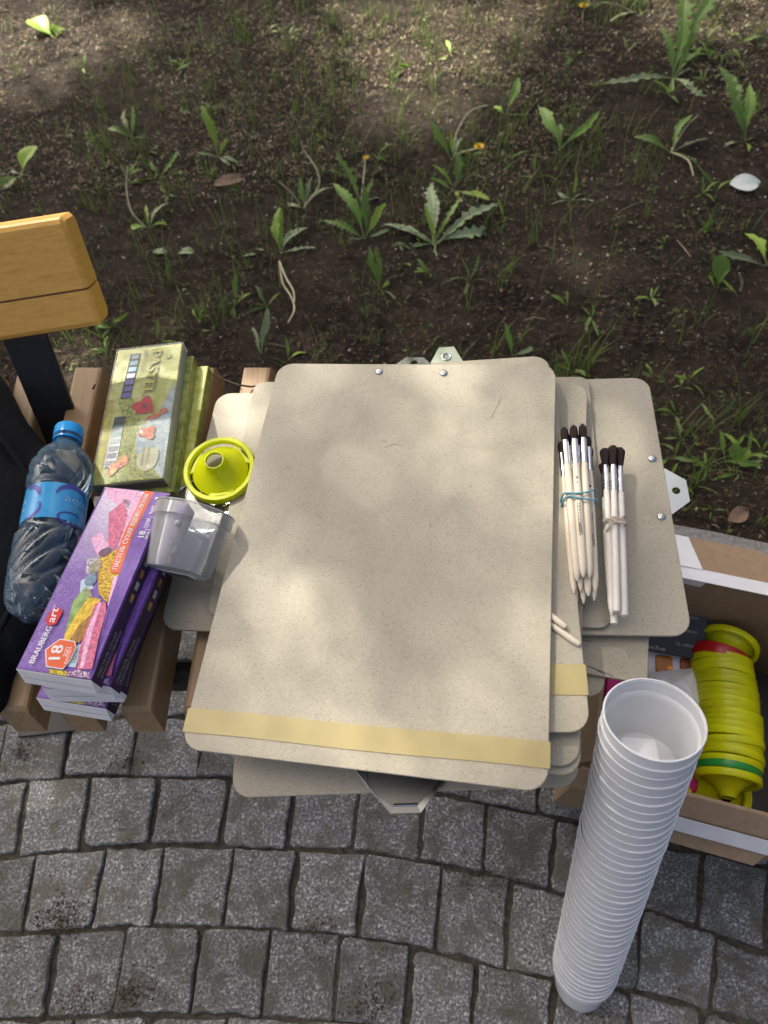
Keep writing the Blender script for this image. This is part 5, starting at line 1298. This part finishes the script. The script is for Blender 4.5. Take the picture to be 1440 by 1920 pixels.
    def word(s, s0, z0, ln, ht):
        v, f = text_geo(s); x0 = min(p[0] for p in v); x1 = max(p[0] for p in v)
        q = [((rl + .0005) * math.cos(a0 + (s0 + (p[0] - x0) / (x1 - x0) * ln) / rl), (rl + .0005) * math.sin(a0 + (s0 + (p[0] - x0) / (x1 - x0) * ln) / rl), z0 + p[1] / .7 * ht) for p in v]
        pr.add(q, f, M['label_pale'])
    word('aqua', .007, zc + .001, .031, .0085); word('royale', .011, zc - .008, .021, .006); word('a', -.040, zc, .006, .008); word('le', -.040, zc - .009, .006, .006)
    pr.obj('printed_pattern', lo)
build_bottle()

# ================================================================== PASTEL BOXES
def ff(a, b): return lin((a, b, 0))
M['violet'] = ink('violet_print', L3(112, 78, 160), 160, .18, .3)
M['violet_dark'] = ink('dark_violet_side', L3(52, 36, 62), 60, .12, .35)
def streak_violet():
    t = NT('violet_streaks'); co = t.co(scale=(1, 1, 1)); f = t.noise(co, 420, 4, .7, 1.5)
    g = t.n('ShaderNodeSeparateXYZ'); t.l(t.n('ShaderNodeTexCoord').outputs['Object'], g.inputs[0])
    mr = t.n('ShaderNodeMapRange'); mr.inputs[1].default_value = .0; mr.inputs[2].default_value = .10; t.l(g.outputs[1], mr.inputs[0])
    c = t.mix(mr.outputs[0], L3(104, 72, 152), L3(222, 205, 226)); c2 = t.mix(mr.outputs[0], L3(150, 122, 186), L3(250, 246, 250))
    return t.set(Base_Color=t.mix(t.ramp(f, (.42, (0, 0, 0)), (.62, (1, 1, 1))), c, c2), Roughness=.45, Specular_IOR_Level=.35)
M['streaks'] = streak_violet()
M['orange'] = ink('orange_print', L3(226, 100, 50), 60, .08)
M['red_print'] = ink('red_print', L3(206, 38, 44), 60, .1)
M['pinkchalk'] = ink('pink_chalk_print', L3(205, 110, 140), 300, .28); M['palepink'] = ink('pale_pink_print', L3(232, 178, 208), 300, .2)
M['yellowchalk'] = ink('yellow_chalk_print', L3(222, 186, 62), 220, .25); M['powder'] = ink('yellow_powder_print', L3(186, 138, 20), 500, .5, .4, L3(236, 196, 60))
M['greenchalk'] = ink('green_chalk_print', L3(138, 168, 100), 160, .3); M['bluechalk'] = ink('blue_chalk_print', L3(118, 146, 165), 250, .25); M['greychalk'] = ink('grey_chalk_print', L3(160, 152, 130), 250, .25)
M['mauvechalk'] = ink('mauve_chalk_print', L3(112, 80, 104), 250, .25); M['glitter'] = ink('glitter_print', L3(120, 84, 124), 700, .2, .4, L3(236, 214, 232), (.5, .62)); M['stone'] = ink('stone_print', L3(160, 155, 160), 300, .5, .4, L3(225, 222, 228))
M['yellow_block'] = ink('yellow_block_print', L3(150, 126, 20), 600, .3, .4, L3(238, 214, 60)); M['brownstick'] = ink('tan_print', L3(160, 118, 56), 200, .25)
M['debut'] = plain('pale_blue_print', L3(186, 206, 220), .4, 0, .05)
PW, PL, PH = .0760, .2010, .0195
PTOP = None
def purple_print(Lx, mb_art, mb_txt):
    """the art of the lid, laid out from the photograph; Lx maps a pixel to box-local x, y"""
    z = PH + .0002
    def F(px, mt, lv=1): flat(mb_art, [Lx(*p) for p in px], PH + .0002 * lv, mt)
    w, l = PW / 2 - .0004, PL / 2 - .0004
    flat(mb_art, [(-w, -l), (w, -l), (w, l), (-w, l)], PH + .0002, M['violet'])
    F([(36, 1248), (120, 1264), (205, 1078), (289, 925), (200, 914), (120, 1075)], M['streaks'], 2)
    # chalks, stones, powder
    F([(192, 912.5), (262, 921), (248, 945), (225, 950), (205, 935)], M['palepink'], 3)
    F([(205, 962), (233, 940), (240, 965), (231, 1000), (214, 1035), (203, 1020)], M['pinkchalk'], 4)
    F([(231, 935), (248, 940), (240, 975), (222, 1018), (212, 1015), (232, 965)], M['stone'], 3)
    F([(262, 922), (248, 928), (238, 975), (222, 1025), (230, 1022), (250, 985), (270, 930)], M['palepink'], 4)
    F([(172, 1010), (190, 998), (204, 1022), (186, 1045), (178, 1030)], M['palepink'], 4)
    flat(mb_art, blob(*Lx(198, 1036), .0065, .0050, 16, .08, .4, 1), PH + .001, M['mauvechalk'])
    F([(165, 1048), (190, 1042), (196, 1060), (178, 1078), (160, 1075)], M['stone'], 3)
    F([(188, 1048), (222, 1030), (234, 1045), (222, 1090), (214, 1118), (200, 1130), (186, 1112), (184, 1080)], M['powder'], 5)
    F([(214, 1082), (226, 1082), (214, 1122), (204, 1130)], M['palepink'], 6)
    flat(mb_art, blob(*Lx(180, 1063), .0062, .0068, 16, .08, .4, 2), PH + .0014, M['greychalk'])
    F([(152, 1090), (170, 1078), (176, 1104), (150, 1112)], M['debut'], 3)
    flat(mb_art, blob(*Lx(171, 1088), .0058, .0066, 16, .08, .4, 3), PH + .0014, M['bluechalk'])
    F([(138, 1128), (162, 1100), (172, 1116), (150, 1150), (128, 1192), (122, 1190)], M['greenchalk'], 5)
    F([(160, 1104), (170, 1106), (176, 1122), (166, 1122)], M['greychalk'], 6)
    F([(168, 1120), (190, 1124), (186, 1136), (160, 1188), (150, 1204), (120, 1200), (124, 1188), (146, 1150)], M['yellowchalk'], 6)
    F([(150, 1172), (176, 1150), (168, 1184), (150, 1206), (130, 1204)], M['brownstick'], 7)
    F([(180, 1132), (200, 1130), (200, 1150), (186, 1200), (174, 1256), (146, 1256), (150, 1220), (166, 1172)], M['pinkchalk'], 8)
    F([(188, 1131), (192, 1131), (176, 1180), (158, 1254), (151, 1254), (166, 1180)], M['palepink'], 9)
    F([(203, 1132), (212, 1120), (205, 1150)], M['palepink'], 7)
    F([(94, 1254), (126, 1259), (126, 1270), (92, 1264)], M['yellow_block'], 5)
    F([(126, 1262), (146, 1256), (168, 1262), (172, 1273), (126, 1268)], M['glitter'], 6)
    # solid violet wedge on the right and the orange banner
    F([(316, 927), (288, 926), (268, 955), (226, 1075), (200, 1150), (178, 1258), (170, 1276)], M['violet'], 10)
    F([(273.5, 922), (290, 925), (252, 1002), (226, 1077), (206.5, 1074), (236, 998)], M['orange'], 11)
    # badge
    hx = [(87, 1220), (115, 1199.5), (143, 1204), (146, 1216), (134, 1241), (120, 1257), (89, 1252)]; c = (118, 1228)
    F(hx, M['white_ink'], 12); F([(c[0] + (p[0] - c[0]) * .94, c[1] + (p[1] - c[1]) * .94) for p in hx], M['orange'], 13)
    F([(132, 1222), (150, 1208), (158, 1210), (142, 1252), (128, 1250)], M['debut'], 4)
    def T(s, p0, p1, p_up, mt, lv=14, bold=0, shear=0):
        a, b, u = Vector(Lx(*p0)), Vector(Lx(*p1)), Vector(Lx(*p_up)); d = b - a; an = math.atan2(d.y, d.x); n = Vector((-d.y, d.x)).normalized()
        put_text(mb_txt, s, a.x, a.y, an, d.length, abs((u - a).dot(n)), PH + .0002 * lv, mt, shear, bold)
    T('BRAUBERG', (66.5, 1246), (101, 1178), (57, 1243), M['white_ink'], bold=.00018)
    F([(88, 1164), (99, 1146), (112, 1140), (120, 1148), (108, 1172), (92, 1176)], M['red_print'], 12)
    T('art', (104, 1170), (113, 1143), (94, 1167), M['white_ink'], bold=.0002, shear=.2)
    T('®', (106, 1141), (108, 1137), (102, 1140), M['white_ink'])
    T('18', (115, 1238), (123, 1212), (95, 1233), M['white_ink'], bold=.0004)
    T('SOFT', (128, 1233), (135, 1215), (121, 1231), M['white_ink']); T('PASTELS', (129, 1246), (138, 1215), (124, 1244), M['white_ink'])
    T('DEBUT', (143, 1245), (152, 1222), (138, 1243), M['black_ink'])
    T('ПАСТЕЛЬ СУХАЯ', (222, 1070), (252, 993), (213, 1068), M['white_ink'], bold=.00015)
    T('ХУДОЖЕСТВЕННАЯ', (253, 990), (282, 930), (245, 987), M['white_ink'], bold=.00015)
    T('18', (272, 1010), (276, 999), (260, 1009), M['white_ink'], bold=.0002); T('цветов', (277, 1014), (283, 1000), (273, 1013), M['white_ink'])
    T('сухая', (278, 993), (285, 975), (271, 992), M['white_ink']); T('9x60', (288, 967), (294, 951), (281, 966), M['white_ink'])
    F([(274, 996), (285, 997), (285.3, 996.2), (274.3, 995.2)], M['white_ink'], 14); F([(283, 972), (295, 973.5), (295.3, 972.7), (283.3, 971.2)], M['white_ink'], 14)
    flat(mb_art, blob(*Lx(296, 938), .0019, .0019, 12, 0, 0), PH + .003, M['white_ink'])
PUR = {}
def purple_box(mw, label, cut=False):
    root = thing('pastel_box', mw, label, 'pastel box', 'violet boxes of soft pastels')
    if 'body' not in PUR:
        mb = MB(); mb.box(-PW / 2, PW / 2, -PL / 2, PL / 2, 0, PH, M['violet_dark'])
        PUR['body'] = mb.mesh('carton')
        e = MB(); w = PW / 2; e.add([(-w, -PL/2 - .0004, PH), (w, -PL/2 - .0004, PH), (w - .001, -PL/2 - .0065, .001), (-w + .001, -PL/2 - .0065, .001), (-w, -PL/2 - .0001, PH), (w, -PL/2 - .0001, PH), (w, -PL/2 - .0001, .001), (-w, -PL/2 - .0001, .001)], [(0, 3, 2, 1), (4, 5, 6, 7), (0, 4, 7, 3), (1, 2, 6, 5), (3, 7, 6, 2), (0, 1, 5, 4)], M['white'])
        def onend(x0, x1, t0, t1, mt):
            y = lambda t: -PL/2 - .0008 - .0061 * t; e.add([(x0, y(t0), PH * (1 - t0)), (x1, y(t0), PH * (1 - t0)), (x1, y(t1), PH * (1 - t1)), (x0, y(t1), PH * (1 - t1))], [(0, 3, 2, 1)], mt)
        onend(-w + .004, w - .002, .50, .535, M['grey_print'])
        for x0, x1 in ((-.034, -.020), (-.006, .014), (.026, .034)): onend(x0, x1, .535, .60, M['white_ink'])
        PUR['end'] = e.mesh('end_flap')
        s = MB(); v = []
        sx = Matrix.Translation((PW / 2, 0, 0)) @ Matrix.Rotation(PI / 2, 4, 'Y') @ Matrix.Rotation(PI, 4, 'Z')
        tmp = MB()
        def side_text(t, y0, ln, zz, ht):
            v, f = text_geo(t); x0 = min(p[0] for p in v); x1 = max(p[0] for p in v)
            tmp.add([(PW / 2 + .0003, y0 + (p[0] - x0) / (x1 - x0) * ln, zz + p[1] / .7 * ht) for p in v], f, M['grey_print'])
        side_text('ПАСТЕЛЬ СУХАЯ', -.094, .042, .011, .0035); side_text('ХУДОЖЕСТВЕННАЯ', -.094, .046, .005, .0035)
        PUR['side'] = tmp.mesh('lettering'); tmp = MB()
        for k in range(6): tmp.add([(PW / 2 + .0003, -.02 + k * .013, .008), (PW / 2 + .0003, -.012 + k * .013, .008), (PW / 2 + .0003, -.012 + k * .013, .014), (PW / 2 + .0003, -.02 + k * .013, .014)], [(0, 1, 2, 3)], M['grey_print'] if k % 2 else M['brownstick'])
        PUR['swatch'] = tmp.mesh('printed_swatch')
    for nm in ('body', 'end', 'side', 'swatch'): link({'body': 'carton', 'end': 'end_flap', 'side': 'lettering', 'swatch': 'printed_swatch'}[nm], PUR[nm], root)
    if 'art' in PUR: link('printed_picture', PUR['art'], root); link('lettering', PUR['txt'], root)
    return root
def build_purple():
    ptop = Vector((-.2810, .3069, .5649)); n = Vector((-.0551, .0606, .9966)).normalized()
    BLc, BRc, TLc = on(33, 1251, ptop, n), on(170, 1277, ptop, n), on(197.5, 912.5, ptop, n); TRc = on(318, 927, ptop, n)
    ey = ((TLc - BLc).normalized() + (TRc - BRc).normalized()).normalized(); ctr = (BLc + BRc + TLc + TRc) / 4
    ex = ey.cross(n).normalized(); mw = frame(ctr - n * PH, ex, ey); minv = mw.inverted()
    def Lx(u, v):
        q = minv @ on(u, v, ptop, n); return (max(-PW / 2 + .0005, min(PW / 2 - .0005, q.x)), max(-PL / 2 + .0005, min(PL / 2 - .0005, q.y)))
    art, txt = MB(), MB(); purple_print(Lx, art, txt); PUR['art'] = art.mesh('printed_picture'); PUR['txt'] = txt.mesh('lettering')
    purple_box(mw, 'top violet pastel box of its stack, its printed lid fully in view')
    mw2 = mw @ Matrix.Translation((.0095, .003, -PH - .0006)) @ Matrix.Rotation(-.02, 4, 'Z')
    purple_box(mw2, 'second violet pastel box from the top, showing only a dark strip of its long side')
    # third: turned, its white end showing
    p3 = ctr - n * (2 * PH + .002); a, b = on(82, 1291, p3, n), on(222, 1292, p3, n); e3 = (b - a).normalized()
    b = on(222, 1292, p3, n); y3 = n.cross(e3); mw3 = frame(b - e3 * PW / 2 + y3 * PL / 2 - n * PH, e3, y3)
    purple_box(mw3, 'third violet pastel box from the top, its white end standing open')
    p4 = ctr - n * (3 * PH + .003); a, b = on(68, 1308, p4, n), on(205, 1330, p4, n); e4 = (b - a).normalized(); y4 = n.cross(e4)
    mw4 = frame(a + e4 * PW / 2 + y4 * PL / 2 - n * PH, e4, y4)
    r4 = purple_box(mw4, 'bottom violet pastel box of its stack, resting on the slats')
    MB().add([(PW / 2 + .0004, .0, .004), (PW / 2 + .0004, .022, .004), (PW / 2 + .0004, .022, .013), (PW / 2 + .0004, .0, .013)], [(0, 1, 2, 3)], M['grey_print']).obj('sticker', r4)
build_purple()

M['olive'] = ink('olive_print', L3(184, 188, 66), 70, .12, .25, L3(204, 208, 130)); M['olive_side'] = ink('olive_side_print', L3(140, 146, 72), 90, .2, .25, L3(168, 176, 96))
M['skyblue'] = ink('sky_print', L3(150, 178, 186), 130, .2, .25, L3(196, 206, 196)); M['grassprint'] = ink('meadow_print', L3(118, 138, 60), 260, .35, .25, L3(186, 190, 70))
M['yellowprint'] = ink('yellow_print', L3(176, 168, 34), 60, .15, .25, L3(206, 196, 60)); M['poppy'] = ink('poppy_print', L3(190, 28, 34), 200, .25, .25); M['tulip'] = ink('tulip_print', L3(206, 84, 50), 220, .3, .25, L3(232, 150, 96))
M['pinkflower'] = ink('pink_flower_print', L3(222, 92, 110), 160, .3, .25, L3(240, 190, 80)); M['cream'] = ink('cream_print', L3(206, 204, 160), 60, .08); M['win'] = plain('window_dark', (.022, .026, .03), .12, 0, .2)
M['yletter'] = plain('yellow_letter', L3(232, 222, 60), .35, 0, .05); M['oletter'] = plain('olive_letter', L3(84, 86, 34), .4); M['wrap'] = milky('shrink_wrap', .992, (.9, .92, .92, 1), .16, .5, 1.14, .6)
def pst(name, c): M[name] = plain(name, c, .4, 0, .15, 200); return M[name]
STK1 = [pst('stick_teal', L3(60, 104, 110)), pst('stick_aqua', L3(84, 150, 152)), pst('stick_sky', L3(120, 180, 200)), pst('stick_lilac', L3(190, 190, 220)), pst('stick_violet', L3(130, 110, 180)), pst('stick_blue', L3(84, 74, 150)), pst('stick_navy', L3(80, 70, 160))]
STK2 = [pst('stick_black', L3(50, 52, 58)), pst('stick_fir', L3(48, 106, 92)), pst('stick_mint', L3(112, 150, 136)), pst('stick_grey', L3(130, 152, 146)), pst('stick_stone', L3(122, 128, 134)), pst('stick_slate', L3(96, 98, 110)), pst('stick_dark', L3(92, 96, 108))]
GW, GL, GH = .0845, .186, .0150
def build_green():
    ptop = CAM + (Vector((-.2565, .5047, .5668)) - CAM) * 1.07; n = Vector((-.06, -.005, .998)).normalized()
    TL, TR, BR_, BL_ = (on(*p, ptop, n) for p in ((222, 656), (342, 645), (306, 902), (172, 907)))
    ctr = (TL + TR + BR_ + BL_) / 4; ey = ((TL - BL_).normalized() + (TR - BR_).normalized()).normalized(); ex = ey.cross(n); mw = frame(ctr - n * GH, ex, ey); minv = mw.inverted()
    GWa = ((TR - TL).dot(ex) + (BR_ - BL_).dot(ex)) / 2; GLa = ((TL - BL_).length + (TR - BR_).length) / 2
    gw, gl = GWa / 2, GLa / 2
    def Lx(u, v): q = minv @ on(u, v, ptop, n); return (max(-gw + .0006, min(gw - .0006, q.x)), max(-gl + .0006, min(gl - .0006, q.y)))
    body = MB(); body.box(-gw, gw, -gl, gl, 0, GH, M['olive_side'], .0006); me = body.mesh('carton')
    def one(mw, label):
        root = thing('pastel_box', mw, label, 'pastel box', 'green flowered boxes of pastels'); link('carton', me, root); return root
    root = one(mw, 'top green pastel box, wrapped in film, with painted flowers and two windows')
    art, txt = MB(), MB()
    def F(px, mt, lv=1): flat(art, [Lx(*p) for p in px], GH + .0002 * lv, mt)
    flat(art, [(-gw + .0005, -gl + .0005), (gw - .0005, -gl + .0005), (gw - .0005, gl - .0005), (-gw + .0005, gl - .0005)], GH + .0002, M['olive'])
    F([(222, 660), (345, 648), (338, 690), (200, 745), (205, 700)], M['cream'] if False else M['olive'], 2)
    F([(246, 656), (300, 652), (292, 700), (262, 745), (236, 750)], M['skyblue'] if False else M['olive'], 3)
    F([(196, 750), (215, 752), (188, 906), (170, 906)], M['yellowprint'], 3)
    F([(222, 756), (250, 745), (264, 790), (246, 850), (232, 905), (215, 906), (200, 880), (236, 800)], M['grassprint'], 3)
    F([(298, 775), (322, 730), (334, 720), (318, 820), (306, 900), (280, 896), (255, 870), (256, 810)], M['skyblue'], 4)
    F([(228, 880), (258, 850), (285, 875), (302, 902), (206, 906)], M['grassprint'], 5)
    for q, win in enumerate(([(246.5, 666), (265, 664), (245.5, 748), (226.5, 750)], [(216.5, 784), (237, 781.5), (217, 876), (194.5, 878.5)])):
        w4 = [Vector(Lx(*p)) for p in win]; wroot = MB(); flat(wroot, [(p.x, p.y) for p in w4], GH + .0016, M['win']); wo_ = wroot.obj('window', root)
        for i, mt in enumerate((STK1, STK2)[q]):
            t0, t1 = (i + .16) / 7, (i + .86) / 7
            a, b = w4[0].lerp(w4[3], t0), w4[1].lerp(w4[2], t0); c, d = w4[0].lerp(w4[3], t1), w4[1].lerp(w4[2], t1); sm = MB()
            P = [a.lerp(b, .15 + .0 * i), a.lerp(b, .93), c.lerp(d, .93), c.lerp(d, .15)]; flat(sm, [(p.x, p.y) for p in P], GH + .0019, mt); sm.obj('pastel_stick', wo_)
    # poppy: four petals and a dark eye
    for k, (u, v, ru, s) in enumerate(((262, 762, .0085, 1), (275, 755, .0085, 2), (280, 766, .0075, 3), (268, 770, .008, 4))): flat(art, blob(*Lx(u, v), ru, ru * .85, 18, .16, k, s), GH + .0002 * (8 + k), M['poppy'])
    flat(art, blob(*Lx(273, 763), .0026, .0026, 12, .2, 0, 5), GH + .003, M['black_ink'])
    for k, (u, v, rx, ry, ro, s) in enumerate(((284, 783, .0068, .0028, .5, 1), (296, 781, .0068, .0028, .5, 2), (308, 772, .005, .0045, 0, 3), (275, 812, .0095, .0065, 0, 4), (282, 806, .0085, .003, .1, 5), (283, 820, .006, .004, 0, 6))): flat(art, blob(*Lx(u, v), rx, ry, 18, .14, ro, s), GH + .0002 * (8 + k), M['tulip'])
    for k, (u, v, s) in enumerate(((222, 872, 1), (232, 866, 2), (214, 880, 3))): flat(art, blob(*Lx(u, v), .0085, .0068, 16, .2, .5 * k, s), GH + .0002 * (8 + k), M['pinkflower'])
    F([(205, 752), (213, 750), (209, 788), (202, 792), (196, 786)], M['yellowprint'], 6)
    flat(art, blob(*Lx(278, 862), .0125, .0165, 20, .06, 0, 1), GH + .002, M['cream'])
    flat(art, blob(*Lx(317, 670), .0035, .0035, 14, 0, 0, 1), GH + .0018, M['oletter']); flat(art, blob(*Lx(317, 670), .0028, .0028, 14, 0, 0, 1), GH + .002, M['olive'])
    r = random.Random(5)
    for k in range(46):                                                            # painted stems and dabs
        u, v = r.uniform(232, 300), r.uniform(790, 895); q = Lx(u, v); an = r.uniform(.3, 2.6); l = r.uniform(.002, .007); w = r.uniform(.0003, .0008)
        dx, dy = math.cos(an), math.sin(an); flat(art, [(q[0] - dy * w, q[1] + dx * w), (q[0] + dx * l, q[1] + dy * l), (q[0] + dy * w, q[1] - dx * w)], GH + .00142, r.choice([M['greenchalk'], M['oletter'], M['yellowprint'], M['grassprint']]))
    def T(s, p0, p1, p_up, mt, lv=14, bold=0):
        a, b, u = Vector(Lx(*p0)), Vector(Lx(*p1)), Vector(Lx(*p_up)); d = b - a; an = math.atan2(d.y, d.x); nn = Vector((-d.y, d.x)).normalized()
        put_text(txt, s, a.x, a.y, an, d.length, abs((u - a).dot(nn)), GH + .0002 * lv, mt, 0, bold)
    T('PASTEL', (287, 660), (268, 744), (306, 660), M['oletter'], 13, .0009); T('PASTEL', (287.5, 661), (268.5, 743), (305, 661), M['yletter'], 16, .0003)
    T("Artist's Soft", (272, 661), (264, 700), (280, 661), M['oletter']); T('ПАСТЕЛЬ', (228, 690), (224, 715), (233, 690), M['oletter']); T('ХУДОЖЕСТВЕННАЯ', (218, 678), (209, 736), (224, 678), M['oletter'])
    T('16 pastels', (204, 754), (197, 788), (212, 754), M['oletter']); T('Мягкая пастель', (188, 822), (178, 880), (192, 822), M['oletter']); T('Художественная', (183, 816), (174, 872), (187, 816), M['oletter'])
    T('УМБРОВСКАЯ', (273, 838), (266, 876), (277, 838), M['oletter']) if False else None
    T('ХУДОЖНИКА', (270, 838), (264, 876), (275, 838), M['oletter']); T('Мастерская', (280, 840), (275, 870), (284, 840), M['oletter'])
    art.obj('printed_picture', root); txt.obj('lettering', root)
    fr = MB(); v, f = text_geo('Сделано в России'); x0 = min(p[0] for p in v); x1 = max(p[0] for p in v)
    fr.add([(-gw + .006 + (p[0] - x0) / (x1 - x0) * (gw * 1.75), -gl - .0004, .0045 + p[1] / .7 * .0062) for p in v], f, M['oletter'])
    fr.obj('side_print', root)
    hb = MB()                                                                       # fine hatching on the long side
    for k in range(60): y = -gl + .004 + k * (2 * gl - .008) / 60; hb.add([(gw + .0004, y, .003), (gw + .0004, y + .0005, .003), (gw + .0004, y + .0022, GH - .003), (gw + .0004, y + .0017, GH - .003)], [(0, 1, 2, 3)], M['cream'])
    hb.obj('side_hatching', root)
    wr = MB(); e = .0009; wr.box(-gw - e, gw + e, -gl - e, gl + e, -.0004, GH + .0036, M['wrap'], .0015); wr.obj('film_wrap', root)
    m2 = mw @ Matrix.Translation((.0075, -.007, -GH - .0012)) @ Matrix.Rotation(-.015, 4, 'Z'); one(m2, 'middle green pastel box of its pile, only a thin strip showing')
    m3 = mw @ Matrix.Translation((.019, -.010, -2 * GH - .0022)) @ Matrix.Rotation(-.045, 4, 'Z'); r3 = one(m3, 'lowest green pastel box of its pile, jutting out on the right')
    t3 = MB(); flat(t3, [(-gw + .001, -gl + .001), (gw - .001, -gl + .001), (gw - .001, gl - .001), (-gw + .001, gl - .001)], GH + .0003, M['olive']); t3.obj('printed_picture', r3)
build_green()
# twigs that fell on the slats
for pts, lb in (([(373, 691), (400, 703), (430, 716), (448, 722)], 'thin dry twig lying across two slat ends behind the pile'), ([(447, 722), (470, 725), (497, 723)], 'short dark twig on the slat end beside the top clipboard'), ([(178, 722), (174, 729)], 'tiny dark splinter on the slat left of the green pastel boxes')):
    P = [at(u, v, SEAT + .004 + (.01 if i == 0 else 0)) for i, (u, v) in enumerate(pts)]; o = MB().tube([tuple(p - P[0]) for p in P], .0013, 6, M['twig']).obj('twig', None, Matrix.Translation(P[0])); tag(o, lb, 'twig')
